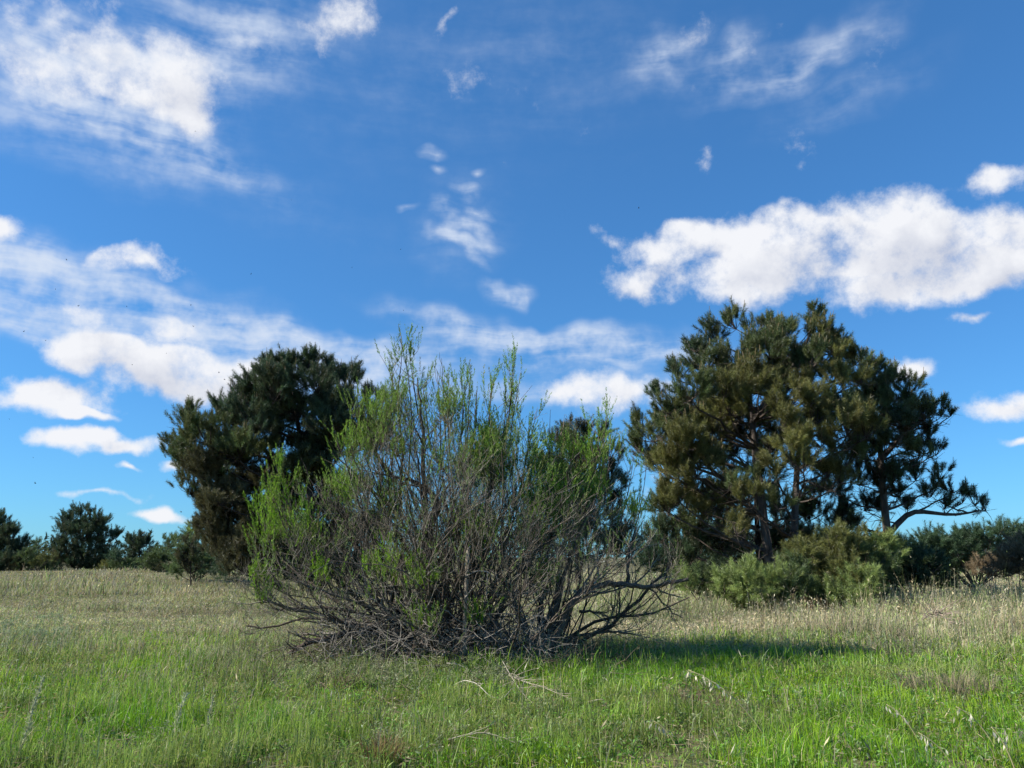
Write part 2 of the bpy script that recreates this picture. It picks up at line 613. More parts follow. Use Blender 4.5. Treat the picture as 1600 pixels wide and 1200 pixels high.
# ------------------------------------------------------------------ pines
def tuft_mat():
    m = leaf_mat('pine_needle_tuft', .32, .03, .45, .25)
    t = m.node_tree
    at_ = next(n for n in t.nodes if n.type == 'ATTRIBUTE')
    at_.attribute_type = 'INSTANCER'
    va = t.nodes.new('ShaderNodeAttribute'); va.attribute_name = 'Col'
    mu = t.nodes.new('ShaderNodeVectorMath'); mu.operation = 'MULTIPLY'
    tgt = at_.outputs['Color'].links[0].to_socket
    t.links.new(at_.outputs['Color'], mu.inputs[0]); t.links.new(va.outputs['Color'], mu.inputs[1])
    t.links.new(mu.outputs[0], tgt)
    return m


M_TUFT = tuft_mat()


def make_tufts():
    """Three shoots of fine needles, one unit = one needle length."""
    out = []
    for k in range(3):
        g = Geo()
        needles(g, np.zeros((1, 3)), np.array([[0, 0, 1.0]]), 1.15 + .2 * k, 42, 1.0, .066, np.ones((1, 3)), ang=(26, 66), var=.4)
        o = g.build('needle_shoot', M_TUFT)
        col.objects.unlink(o)
        out.append(o)
    ng = bpy.data.node_groups.new('needle_shoots_on_points', 'GeometryNodeTree')
    ng.interface.new_socket('Geometry', in_out='INPUT', socket_type='NodeSocketGeometry')
    ng.interface.new_socket('Geometry', in_out='OUTPUT', socket_type='NodeSocketGeometry')
    N = ng.nodes; L = ng.links.new
    gi = N.new('NodeGroupInput'); go = N.new('NodeGroupOutput')
    jn = N.new('GeometryNodeJoinGeometry')
    for o in out:
        oi = N.new('GeometryNodeObjectInfo'); oi.inputs['Object'].default_value = o
        g2 = N.new('GeometryNodeGeometryToInstance')
        L(oi.outputs['Geometry'], g2.inputs[0]); L(g2.outputs[0], jn.inputs[0])
    ip = N.new('GeometryNodeInstanceOnPoints')
    ip.inputs['Pick Instance'].default_value = True
    def attr(name, typ):
        a = N.new('GeometryNodeInputNamedAttribute'); a.data_type = typ
        a.inputs['Name'].default_value = name
        return a.outputs['Attribute']
    L(gi.outputs[0], ip.inputs['Points']); L(jn.outputs[0], ip.inputs['Instance'])
    L(attr('kind_index', 'INT'), ip.inputs['Instance Index'])
    L(attr('turn', 'QUATERNION'), ip.inputs['Rotation'])
    L(attr('size', 'FLOAT'), ip.inputs['Scale'])
    L(ip.outputs[0], go.inputs[0])
    return ng


TUFTS = make_tufts()


class Shoots:
    def __init__(self):
        self.p = []; self.a = []; self.s = []; self.c = []

    def add(self, pos, axis, size, color):
        n = len(pos)
        self.p.append(np.asarray(pos, float)); self.a.append(norm(np.asarray(axis, float)))
        self.s.append(np.broadcast_to(np.asarray(size, float), (n,))); self.c.append(np.broadcast_to(np.asarray(color, float), (n, 3)))

    def build(self, name, parent):
        p = np.concatenate(self.p) - np.array(parent.location); a = np.concatenate(self.a); c = np.concatenate(self.c); sz = np.concatenate(self.s)
        n = len(p)
        sz = sz * rng.uniform(.75, 1.2, n)
        q = np.stack([1 + a[:, 2], -a[:, 1], a[:, 0], 0 * a[:, 0]], 1) + np.array([1e-6, 0, 1e-6, 0])
        q /= np.linalg.norm(q, axis=1, keepdims=True)
        th = rng.random(n) * pi
        cw, sw = np.cos(th), np.sin(th)
        w, x, y, z = q.T
        Q = np.stack([w * cw, x * cw + y * sw, y * cw - x * sw, w * sw], 1)
        me = bpy.data.meshes.new(name)
        me.vertices.add(n); me.vertices.foreach_set('co', p.astype(np.float32).ravel())
        me.attributes.new('Col', 'FLOAT_COLOR', 'POINT').data.foreach_set('color', np.concatenate([c, np.ones((n, 1))], 1).astype(np.float32).ravel())
        me.attributes.new('turn', 'QUATERNION', 'POINT').data.foreach_set('value', Q.astype(np.float32).ravel())
        me.attributes.new('size', 'FLOAT', 'POINT').data.foreach_set('value', sz.astype(np.float32))
        me.attributes.new('kind_index', 'INT', 'POINT').data.foreach_set('value', rng.integers(0, 3, n).astype(np.int32))
        me.materials.append(M_TUFT)
        o = bpy.data.objects.new(name, me); col.objects.link(o); o.parent = parent
        md = o.modifiers.new('shoots', 'NODES'); md.node_group = TUFTS
        o['kind'] = 'stuff'
        return o


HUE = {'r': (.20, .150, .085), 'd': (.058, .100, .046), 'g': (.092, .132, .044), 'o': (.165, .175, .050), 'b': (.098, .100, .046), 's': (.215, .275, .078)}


def bez(a, c, b, n):
    t = np.linspace(0, 1, n)[:, None]
    return a * (1 - t) ** 2 + 2 * c * t * (1 - t) + b * t ** 2


def pine(name, label, Y0, trunk, r0, pads, center, half, depth, K=13, nl=.165, w=.026, dens=1.0, group=None,
         cat='pine tree', candles=True, back=.65, extra_trunks=(), barkc=(.085, .068, .055), twig=1.0, nobranch=False, swell=1.25, upb=.46):
    """trunk: pixel points from the base up; pads: (px, py, r_px, hue[, depth offset]) clumps of needles."""
    tr = np.array([at(p[0], p[1], Y0 + (p[2] if len(p) > 2 else 0)) for p in trunk])
    tr[0, 2] = float(ground_z(tr[0, 0], tr[0, 1])) - .05
    root = empty(name, tr[0])
    tag(root, label, cat, group)
    # trunk
    def fine(pl, n=14):
        s = np.linspace(0, len(pl) - 1, n)
        i = np.minimum(s.astype(int), len(pl) - 2); f = (s - i)[:, None]
        out = pl[i] * (1 - f) + pl[i + 1] * f
        out[1:-1] = out[:-2] * .25 + out[1:-1] * .5 + out[2:] * .25
        return out
    trunks = [fine(tr)]
    g = Geo()
    n = len(trunks[0])
    rad = r0 * (1 - np.linspace(0, 1, n) ** 1.1 * .82)
    rad[0] *= 1.3
    g.tubes([trunks[0]], [rad], 10, barkc)
    g.build('trunk', M_BARK, root, True)
    for et in extra_trunks:
        e = fine(np.array([at(p[0], p[1], Y0 + (p[2] if len(p) > 2 else 0)) for p in et]), 10)
        trunks.append(e)
        g = Geo()
        g.tubes([e], [r0 * .72 * (1 - np.linspace(0, 1, 10) * .75)], 8, barkc)
        g.build('trunk', M_BARK, root, True)
    allt = np.concatenate(trunks)
    # clumps in depth
    P = []
    for p in pads:
        px, py, r, hue = p[:4]
        u = (px - center[0]) / half[0]; v = (py - center[1]) / half[1]
        s = sqrt(max(0.02, 1 - u * u - v * v))
        dy = p[4] if len(p) > 4 else -s * depth * random.uniform(.25, .9)
        P.append((px, py, r, hue, dy, True))
        if len(p) <= 4 and random.random() < back:
            P.append((px + random.uniform(-10, 10), py + random.uniform(-8, 12), r * .9, hue, s * depth * random.uniform(.15, .9), False))
    crown = Shoots(); cand = Geo(); tw_p, tw_r = [], []
    nbr = 0
    for (px, py, r, hue, dy, front) in P:
        C = at(px, py, Y0 + dy)
        R = r * (Y0 + dy) / F * swell
        area = 4 * pi * R * R
        nt = max(8, int(area * 30 * dens))
        # a clump is several smaller cushions of shoots
        ns = max(2, int(2 + R * 4.5))
        sub = rng.normal(size=(ns, 3)); sub = norm(sub) * (rng.random((ns, 1)) ** .4) * np.array([.72, .72, .5]) * R
        nf = max(3, nt // 5); nt = nf * 5
        fb = C + sub[rng.integers(0, ns, nf)]
        fd = norm(rng.normal(size=(nf, 3)) + np.array([0, 0, .5]))
        fb = fb + fd * R * rng.uniform(.05, .38, (nf, 1)) * np.array([1, 1, .8])
        fa = norm(norm(fb - (C - np.array([0, 0, R * .7]))) * .8 + np.array([0, 0, upb]) + rng.normal(size=(nf, 3)) * .34)
        fl = rng.uniform(.22, .55, (nf, 1)) * min(1.0, .5 + .5 * R) * (nl / .165)
        tt = np.tile(np.linspace(.1, 1, 5), nf)[:, None]
        pos = np.repeat(fb, 5, 0) + np.repeat(fa * fl, 5, 0) * tt + rng.normal(size=(nt, 3)) * .025
        ax = norm(np.repeat(fa, 5, 0) + rng.normal(size=(nt, 3)) * .16)
        ftone = np.repeat(rng.uniform(.72, 1.3, (nf, 1)), 5, 0)
        fmix = np.repeat(rng.random((nf, 1)) ** 1.5, 5, 0)
        hc = np.array(HUE[hue]) * random.uniform(.82, 1.2)
        olive = np.array((.10, .082, .03))
        c = (hc * (1 - .5 * fmix) + olive * (.5 * fmix) * (hc.mean() / .07)) * ftone
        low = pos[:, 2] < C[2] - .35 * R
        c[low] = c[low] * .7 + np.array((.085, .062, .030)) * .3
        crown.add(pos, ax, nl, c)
        if candles and front:
            top = np.where((pos[:, 2] > C[2] + .5 * R) & (tt[:, 0] > .95))[0]
            top = top[rng.random(len(top)) < .45]
            cp = [np.array([pos[i] + ax[i] * .05, pos[i] + ax[i] * .15 + np.array([0, 0, random.uniform(.10, .26)])]) for i in top]
            if cp:
                cand.tubes(cp, [np.array([.013, .009])] * len(cp), 3, (.20, .15, .085), cap=False)
        # limb to the clump
        hd = np.hypot(allt[:, 0] - C[0], allt[:, 1] - C[1])
        want = C[2] - .42 * hd - .2
        k = int(np.argmin(np.abs(allt[:, 2] - want) + .05 * hd))
        A = allt[k]
        if np.linalg.norm(A - C) > .3 and not nobranch:
            mid = A * .45 + C * .55 + rng.normal(size=3) * .18 * R + np.array([0, 0, -.12 * np.linalg.norm(A - C)])
            end = C - np.array([0, 0, .25 * R])
            br = bez(A, mid, end, 8)
            br[1:-1] += rng.normal(size=(6, 3)) * .025 * np.linalg.norm(A - C) * .5
            L_ = np.linalg.norm(A - C)
            rb = min(r0 * .42, .016 + .013 * L_)
            bg = Geo()
            bg.tubes([br], [rb * (1 - np.linspace(0, 1, 8) * .7)], 6, barkc)
            bg.build('branch', M_BARK, root, True)
            nbr += 1
            # bare side twigs below the needles
            for q in range(int((3 + 2.2 * L_) * twig)):
                i = random.randint(2, 7)
                dd = norm(rng.normal(size=3) * np.array([1, 1, .7]) + (C - A) / L_ * .5)
                ln = random.uniform(.3, 1.0) * min(1.0, .4 + R)
                m_ = br[i] + dd * ln * .5 + rng.normal(size=3) * .07
                tw_p.append(np.array([br[i], m_, br[i] + dd * ln + rng.normal(size=3) * .1 + np.array([0, 0, .08])]))
                tw_r.append(np.array([.014, .009, .004]))
        nn = min(nt, int(10 + 14 * R))
        for i in rng.choice(nt, nn, replace=False):
            e0 = C - np.array([0, 0, .25 * R])
            tw_p.append(np.array([e0, e0 * .45 + pos[i] * .55 + np.array([0, 0, -.06 * R]), pos[i] + ax[i] * .08]))
            tw_r.append(np.array([.014, .011, .007]))
    co = crown.build('crown', root)
    stuff(cand.build('candles', M_BARK, co))
    tg = Geo()
    tg.tubes(tw_p, tw_r, 3, np.array(barkc) * .9, cap=False)
    stuff(tg.build('twigs', M_BARK, root))
    COUNT[name] = COUNT.get(name, 0) + tg.count()
    return root


COUNT = {}

LEFT_PADS = [(455, 582, 30, 'd', .2), (415, 604, 30, 'd'), (497, 602, 30, 'd'), (542, 606, 28, 'd', .3), (570, 628, 26, 'd', -.3), (380, 622, 26, 'd'),
             (350, 645, 26, 'd'), (302, 660, 22, 'g', -.2), (284, 688, 20, 'g', 0), (328, 684, 36, 'g'), (400, 655, 42, 'd'), (462, 640, 42, 'd'),
             (518, 650, 40, 'd'), (565, 680, 34, 'b'), (290, 722, 26, 'g'), (325, 735, 36, 'b'), (375, 705, 34, 'g'), (300, 765, 24, 'g', -.4),
             (345, 778, 30, 'b'), (330, 815, 24, 'b'), (372, 800, 30, 'd', .8), (350, 855, 30, 'b'), (395, 845, 36, 'b'), (430, 790, 26, 'd', 1.2), (440, 850, 40, 'b'),
             (470, 800, 30, 'd', 1.4), (520, 720, 34, 'd', .8), (545, 770, 36, 'd', .9), (520, 830, 40, 'b'), (385, 885, 30, 'b'), (480, 870, 44, 'd', .5), (560, 850, 44, 'd', .6), (430, 615, 34, 'd'),
             (480, 575, 22, 'd', 0), (432, 578, 20, 'd', -.2), (515, 583, 20, 'd', .3),
             (350, 705, 34, 'g', .6), (360, 745, 34, 'd', .9), (400, 770, 30, 'b', .3), (410, 815, 34, 'b', -.4), (365, 830, 34, 'b', -.5), (450, 890, 40, 'd', -.3), (510, 900, 40, 'd', .4), (415, 740, 26, 'd', 1.6), (485, 720, 30, 'd', -1.0), (503, 745, 30, 'd', -.5), (460, 730, 26, 'd', -.8), (525, 690, 30, 'd', -.8), (440, 695, 26, 'd', 1.8), (475, 705, 24, 'd', 1.5), (405, 700, 24, 'g', -1.0), (500, 690, 28, 'd', .6), (430, 765, 24, 'd', .4), (470, 760, 26, 'd', 1.0), (510, 780, 30, 'd', 1.2), (420, 660, 30, 'd', 1.0), (490, 840, 34, 'd', 1.0), (335, 790, 28, 'b', .2), (545, 900, 40, 'd', .2), (450, 740, 24, 'd', 2.0)]
pine('pine_tree', 'dark rounded pine with brownish lower boughs behind the left side of the bare shrub', 34.0,
     [(486, 930), (488, 840), (484, 760), (470, 690), (458, 620), (455, 575)], .2, LEFT_PADS, (430, 720), (165, 190), 3.4,
     extra_trunks=[[(486, 800), (440, 730), (400, 690), (360, 660)], [(484, 760), (520, 700), (540, 650), (545, 615)], [(470, 700), (490, 650), (500, 600)]],
     barkc=(.05, .042, .036), twig=2.0, swell=1.42, group='tall pines around the shrub')

A_PADS = [(1150, 508, 22, 'g', 0), (1187, 512, 26, 'g', .4), (1266, 500, 20, 'g', -.2), (1282, 520, 24, 'o', -.5), (1240, 535, 30, 'g'), (1120, 528, 24, 'd', .2),
          (1085, 545, 20, 'd', 0), (1105, 568, 28, 'g'), (1150, 555, 38, 'g'), (1203, 552, 34, 'g'), (1058, 588, 20, 'd', .1), (1080, 615, 34, 'g'), (1130, 610, 40, 'o'),
          (1180, 598, 36, 'o'), (1030, 618, 18, 'd', 0), (1045, 640, 24, 'g'), (1310, 548, 28, 'o'), (1333, 565, 20, 'o', 0), (1262, 570, 34, 'g'), (1302, 590, 32, 'o'),
          (1002, 662, 18, 'g', 0), (1022, 682, 30, 'g'), (1068, 690, 42, 'o'), (1112, 680, 36, 'o'), (1045, 728, 36, 'o'), (1088, 735, 36, 'o'), (1062, 775, 34, 'o'),
          (1100, 795, 22, 'o'), (1040, 790, 24, 'g'), (1170, 625, 28, 'o', -2.2), (1220, 600, 30, 'g'), (1130, 650, 30, 'g', 1.0), (1150, 700, 26, 'd', 1.8), (1215, 640, 26, 'd', 1.6),
          (1140, 640, 30, 'o', -1.6), (1160, 665, 28, 'g', 1.6), (1205, 620, 28, 'o', -1.2), (1250, 605, 28, 'o', -1.4), (1200, 690, 24, 'd', 2.2), (1285, 560, 28, 'o', -.8), (1215, 530, 28, 'g', -.8), (1000, 700, 18, 'g', .2), (1020, 720, 24, 'g', .4), (1105, 720, 30, 'o', -1.8), (1120, 770, 26, 'g', .6), (1050, 660, 30, 'g', .8), (1095, 640, 30, 'g', 1.2), (1160, 590, 34, 'g', 1.5), (1230, 570, 30, 'g', 1.6), (1075, 825, 28, 'g', 1.0), (1035, 840, 30, 'd', 1.5), (1130, 850, 34, 'd', 1.2), (1080, 870, 34, 'd', 1.0)]
pine('pine_tree', 'tallest pine with broad olive crown and leaning grey trunk, right of the shrub', 28.0,
     [(1208, 895), (1198, 850), (1192, 800), (1184, 720), (1172, 640), (1168, 560), (1170, 515)], .185, A_PADS, (1160, 660), (180, 190), 3.0,
     extra_trunks=[[(1176, 660), (1215, 600), (1250, 560), (1268, 515)]], barkc=(.095, .078, .066), twig=1.4, group='tall pines around the shrub')

B_PADS = [(1232, 628, 30, 'o', -1.2), (1268, 622, 26, 'o', -1.4), (1318, 598, 24, 'o', -.6), (1345, 592, 20, 'o', 0), (1218, 664, 22, 'o', -1.4), (1235, 708, 26, 'o', -1.8), (1212, 730, 20, 'o', -1.8),
          (1282, 688, 34, 'o', -1.6), (1322, 672, 34, 'o', -1.2), (1255, 730, 28, 'o', -2.0), (1352, 676, 28, 'o', -.4), (1300, 655, 30, 'd', .8), (1340, 640, 28, 'd', .6), (1290, 740, 24, 'g', .5),
          (1195, 755, 20, 'g', -1.5), (1140, 760, 20, 'g', -1.2), (1170, 775, 22, 'o', -1.6), (1320, 720, 26, 'g', .2), (1275, 655, 28, 'o', -1.0), (1305, 630, 28, 'g', -.6), (1255, 665, 26, 'g', .6), (1310, 745, 26, 'o', -1.0), (1215, 790, 18, 'g', -1.6), (1150, 830, 18, 'o', -1.5)]
pine('pine_tree', 'slim straight-trunked pine with bare twiggy middle, between the tallest and rightmost pines', 26.5,
     [(1238, 900), (1240, 850), (1243, 780), (1246, 710), (1262, 650), (1290, 610)], .155, B_PADS, (1265, 690), (110, 110), 1.8, back=.5,
     barkc=(.085, .07, .06), twig=2.6, candles=False, group='tall pines around the shrub')

C_PADS = [(1392, 590, 22, 'g', 0), (1376, 606, 24, 'g'), (1420, 608, 22, 'g', 0), (1362, 630, 26, 'g'), (1400, 640, 26, 'g'), (1442, 640, 24, 'g'), (1470, 646, 16, 'g', 0), (1484, 648, 10, 'g', 0),
          (1412, 668, 26, 'd'), (1448, 680, 20, 'd', 0), (1438, 705, 22, 'g'), (1462, 708, 12, 'd', 0), (1380, 700, 28, 'd'), (1352, 715, 26, 'g'), (1340, 750, 26, 'd', .8), (1395, 745, 24, 'd'), (1430, 745, 20, 'd', .4),
          (1468, 745, 14, 'd', 0), (1455, 770, 18, 'd', 0), (1490, 765, 14, 'd', 0), (1503, 782, 14, 'd', 0), (1522, 785, 11, 'd', 0), (1540, 795, 10, 'd', .1), (1475, 790, 13, 'd', .3), (1350, 790, 24, 'd', .9), (1310, 800, 22, 'd', 1.2), (1415, 790, 14, 'd', .3),
          (1300, 760, 26, 'd', 1.0), (1370, 660, 26, 'd', .9), (1330, 700, 24, 'd', 1.2), (1345, 582, 22, 'g', 0), (1366, 578, 20, 'g', -.2), (1350, 612, 28, 'g', .2), (1335, 640, 28, 'd', .8), (1350, 680, 28, 'g', .4), (1320, 665, 28, 'd', 1.2), (1310, 700, 26, 'd', .8), (1395, 690, 28, 'd', .8), (1425, 660, 24, 'g', .6), (1370, 750, 28, 'd', .9), (1330, 815, 20, 'd', .8), (1405, 770, 22, 'd', .8)]
pine('pine_tree', 'rightmost tall pine, open dark crown with long low bough reaching to the right', 29.5,
     [(1390, 885), (1386, 830), (1380, 770), (1374, 700), (1380, 640), (1390, 595)], .17, C_PADS, (1400, 690), (130, 115), 1.8, back=.55, dens=.85,
     extra_trunks=[[(1388, 835), (1420, 798), (1450, 800), (1490, 806), (1530, 798)], [(1374, 720), (1410, 680), (1450, 650)]],
     barkc=(.085, .072, .06), twig=2.4, upb=.28, group='tall pines around the shrub')

D_PADS = [(1120, 720, 28, 'd'), (1150, 750, 26, 'd'), (1190, 720, 22, 'd', 1.0), (1110, 780, 28, 'd'), (1160, 820, 26, 'd'), (1220, 770, 22, 'd', .8), (1255, 800, 22, 'd', .8), (1120, 640, 28, 'd'), (1200, 660, 24, 'd'), (1240, 670, 26, 'd'), (1100, 830, 30, 'd'), (1140, 860, 30, 'd'), (1210, 850, 26, 'd'), (1260, 840, 26, 'd'), (1280, 780, 26, 'd'), (1205, 700, 20, 'd'), (1140, 800, 24, 'd'), (1060, 850, 30, 'd'), (1120, 800, 28, 'g', .4), (1215, 815, 26, 'd', .4), (1265, 805, 26, 'g', .4), (1310, 822, 26, 'd', .3)]
pine('pine_tree', 'thin dark pine trunk standing close behind the leaning pine', 31.5,
     [(1186, 898), (1184, 840), (1181, 770), (1176, 690), (1174, 620)], .13, D_PADS, (1170, 730), (100, 120), 1.5, back=.6, dens=.8,
     barkc=(.05, .043, .038), twig=2.6, candles=False, group='tall pines around the shrub')

MID_PADS = [(900, 672, 22, 'b', 0), (930, 680, 22, 'g', 0), (872, 690, 24, 'b', 0), (905, 705, 34, 'g'), (945, 715, 24, 'd'), (860, 730, 26, 'g'), (900, 750, 40, 'b'), (945, 760, 28, 'd'), (955, 735, 16, 'd', 0), (870, 790, 36, 'd'), (930, 800, 40, 'd'), (900, 840, 44, 'd'), (840, 850, 30, 'd'), (960, 850, 34, 'd')]
pine('pine_tree', 'smaller pine with brownish top showing behind the middle of the bare shrub', 44.0,
     [(903, 905), (903, 820), (902, 740), (902, 680)], .2, MID_PADS, (905, 760), (75, 110), 2.6, K=18, nl=.2, w=.02, dens=.55, barkc=(.05, .042, .036), candles=False)

# far pines and bushes on the left
FAR = [('young pine with rounded dark crown standing alone in the treeline at far left', 70, (128, 900), .16,
        [(130, 805, 16, 'd', 0), (112, 818, 16, 'd'), (150, 815, 16, 'd'), (95, 838, 16, 'd'), (125, 835, 24, 'd'), (158, 835, 20, 'd'), (175, 842, 10, 'd', 0), (85, 850, 10, 'd', 0), (105, 858, 20, 'd'), (140, 860, 22, 'd'), (168, 868, 14, 'd'), (90, 875, 16, 'b'), (120, 882, 20, 'd'), (150, 885, 18, 'd')], (130, 845), (55, 50), 2.0),
       ('dark pine cut off by the left edge of the picture', 66, (2, 905), .18,
        [(5, 820, 16, 'd', 0), (-15, 815, 20, 'd'), (22, 835, 16, 'd'), (0, 845, 24, 'd'), (35, 850, 12, 'd', 0), (-30, 850, 28, 'd'), (15, 868, 22, 'd'), (35, 875, 14, 'd'), (-10, 885, 26, 'd'), (20, 892, 16, 'b'), (-40, 885, 26, 'd')], (0, 855), (55, 55), 2.2),
       ('small spiky dark pine between the round far pine and the left bushes', 74, (218, 900), .12,
        [(222, 842, 8, 'd', 0), (212, 850, 11, 'd'), (230, 850, 10, 'd'), (200, 858, 9, 'd', 0), (220, 862, 16, 'd'), (205, 874, 14, 'd'), (232, 874, 14, 'd'), (218, 888, 18, 'd')], (218, 868), (30, 30), 1.2)]
for lab, Y0, b, r0, pads, ce, ha, dp in FAR:
    pine('pine_tree', lab, Y0, [(b[0], b[1]), (b[0], b[1] - 30), (ce[0], ce[1] - 35)], r0, pads, ce, ha, dp, K=14, nl=.19, w=.045, dens=.55,
         barkc=(.05, .042, .036), candles=False, back=.8, group='far pines on the left', twig=.5)
pine('pine_sapling', 'small slender pine sapling with bare stem at the edge of the left bushes', 43.0, [(298, 920), (298, 895), (297, 850)], .05,
     [(297, 852, 8, 'b', 0), (290, 862, 9, 'g', 0), (304, 866, 9, 'b', 0), (296, 876, 13, 'b', 0), (288, 885, 9, 'b', 0), (307, 884, 9, 'g', 0), (298, 893, 11, 'b', 0)], (297, 870), (20, 25), .4,
     K=16, nl=.18, w=.02, dens=.6, candles=False, cat='sapling', barkc=(.04, .033, .028))


def bush(name, label, Y0, pads, base, hue_scale=1.0, K=18, nl=.14, w=.014, dens=.9, depth=1.0, group=None, cat='bush', mat=None, upright=.5, leafy=False):
    """Low bush: stems from one base to clumps of needles or small leaves."""
    B = gpt(*base) if base[1] > 880 else at(base[0], base[1], Y0)
    B = np.array([at(base[0], 880, Y0)[0], Y0, 0.0]); B[2] = float(ground_z(B[0], B[1]))
    root = empty(name, B)
    tag(root, label, cat, group)
    fg = Shoots(); sp, sr = [], []
    for p in pads:
        px, py, r, hue = p[:4]
        for k in range(2):
            dy = (p[4] if len(p) > 4 else 0) + random.uniform(-1, 1) * depth
            C = at(px + random.uniform(-3, 3) * k, py, Y0 + dy)
            C[2] = max(C[2], float(ground_z(C[0], C[1])) + .12)
            R = r * Y0 / F
            R *= 1.32
            nt = max(8, int(4 * pi * R * R * 24 * dens))
            nf = max(2, nt // 4); nt = nf * 4
            sub = norm(rng.normal(size=(5, 3))) * np.array([.6, .6, .4]) * R
            fd = norm(rng.normal(size=(nf, 3)) + np.array([0, 0, .4]))
            fb = C + sub[rng.integers(0, 5, nf)] + fd * R * rng.uniform(.05, .45, (nf, 1)) * np.array([1, 1, .75])
            fa = norm(fd * .8 + np.array([0, 0, upright]) + rng.normal(size=(nf, 3)) * .3)
            pos = np.repeat(fb, 4, 0) + np.repeat(fa, 4, 0) * np.tile(np.linspace(0, 1, 4), nf)[:, None] * rng.uniform(.5, 1.4, (nt, 1)) * nl * 1.6
            pos[:, 2] = np.maximum(pos[:, 2], ground_z(pos[:, 0], pos[:, 1]) + .05)
            ax = norm(np.repeat(fa, 4, 0) + rng.normal(size=(nt, 3)) * .2)
            c = np.array(HUE[hue]) * hue_scale * np.repeat(rng.uniform(.7, 1.35, (nf, 1)), 4, 0)
            fg.add(pos, ax, nl, c)
            e = C - np.array([0, 0, .2 * R])
            m = B * .4 + e * .6 + rng.normal(size=3) * .15; m[2] = max(m[2], B[2] + .1)
            pl = bez(B + rng.normal(size=3) * np.array([.1, .1, 0]), m, e, 5)
            sp.append(pl); sr.append(np.linspace(.035, .01, 5) * min(1.5, max(.5, R)))
            for i in rng.choice(nt, min(nt, 8), replace=False):
                sp.append(np.array([e, e * .5 + pos[i] * .5 + rng.normal(size=3) * .05, pos[i]])); sr.append(np.array([.012, .009, .006]))
    sg = Geo()
    sg.tubes(sp, sr, 4, (.09, .075, .06), cap=False)
    sg.build('stems', M_BARK, root, True)
    fg.build('foliage', root)
    COUNT[name] = COUNT.get(name, 0) + sg.count()
    return root


bush('pine_shrub', 'bright green pine shrub at the grass edge, left of the olive pine shrub', 23.2,
     [(1135, 922, 24, 's'), (1165, 910, 28, 's'), (1200, 918, 30, 's'), (1232, 925, 26, 'g'), (1170, 938, 28, 's'), (1210, 945, 24, 'g'), (1250, 915, 22, 'g', .5), (1175, 893, 18, 's', .6)], (1185, 955), 1.0, K=18, nl=.15, w=.019, depth=.7, group='pine shrubs under the tall pines')
bush('pine_shrub', 'olive green pine shrub at the grass edge, right of the bright green one', 23.0,
     [(1290, 930, 26, 's'), (1322, 918, 28, 'o'), (1352, 915, 26, 's'), (1370, 930, 20, 'g'), (1330, 942, 26, 's'), (1295, 945, 20, 'g')], (1325, 958), 1.0, K=18, nl=.15, w=.019, depth=.7, group='pine shrubs under the tall pines')
bush('pine_shrub', 'tallest mound of olive pine shrub at the foot of the slim pine', 24.4,
     [(1262, 872, 26, 'o'), (1300, 858, 28, 'o'), (1340, 850, 28, 'o'), (1370, 862, 26, 's'), (1320, 880, 32, 'o'), (1270, 898, 26, 'g'), (1355, 890, 30, 'g'), (1238, 890, 22, 'g')], (1310, 940), 1.0, K=18, nl=.15, w=.019, depth=.8, group='pine shrubs under the tall pines')
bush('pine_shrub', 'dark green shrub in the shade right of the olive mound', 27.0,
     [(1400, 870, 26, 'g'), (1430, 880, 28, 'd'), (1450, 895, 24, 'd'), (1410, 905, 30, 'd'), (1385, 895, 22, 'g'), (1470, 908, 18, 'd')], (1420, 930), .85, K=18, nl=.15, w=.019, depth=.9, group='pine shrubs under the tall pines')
bush('pine_shrub', 'low green shrub peeping out left of the pine shrubs beside the bare branches', 26.0,
     [(1075, 912, 20, 's'), (1100, 905, 20, 'g'), (1090, 922, 20, 's'), (1118, 918, 18, 'g')], (1090, 940), 1.0, K=18, nl=.15, w=.019, depth=.6, group='pine shrubs under the tall pines')

DH = 40.0
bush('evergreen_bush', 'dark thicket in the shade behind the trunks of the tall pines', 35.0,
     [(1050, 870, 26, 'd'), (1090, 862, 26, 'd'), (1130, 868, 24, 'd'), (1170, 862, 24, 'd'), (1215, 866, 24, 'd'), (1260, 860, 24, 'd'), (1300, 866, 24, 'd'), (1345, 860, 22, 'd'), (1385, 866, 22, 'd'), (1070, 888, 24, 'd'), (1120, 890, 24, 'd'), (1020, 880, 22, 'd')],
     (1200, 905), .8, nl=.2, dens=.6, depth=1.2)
bush('evergreen_bush', 'long dark evergreen thicket behind the right-hand pine by the picture edge', DH,
     [(1450, 850, 18, 'd'), (1480, 845, 22, 'd'), (1515, 838, 22, 'd'), (1545, 840, 20, 'd'), (1570, 830, 14, 'd'), (1500, 865, 26, 'd'), (1540, 865, 26, 'd'), (1465, 875, 26, 'd'), (1580, 850, 20, 'd'), (1600, 835, 18, 'd'), (1620, 850, 26, 'd'), (1430, 865, 20, 'd'), (1505, 885, 26, 'd')],
     (1520, 905), 1.15, K=16, nl=.2, w=.022, dens=.5, depth=1.5)
bush('brown_bush', 'brownish leafless rounded bush at the right picture edge', 30.0,
     [(1590, 880, 20, 'r'), (1610, 865, 22, 'r'), (1575, 895, 18, 'r'), (1605, 895, 22, 'r')], (1600, 915), 1.0, K=14, nl=.2, w=.008, dens=.5, depth=.6, upright=.9)
bush('rust_bush', 'small rust coloured bush under the dark thicket on the right', 36.0,
     [(1540, 885, 14, 'r'), (1560, 882, 12, 'r'), (1528, 892, 12, 'r')], (1545, 900), 1.15, K=14, nl=.16, w=.012, dens=.6, depth=.4)
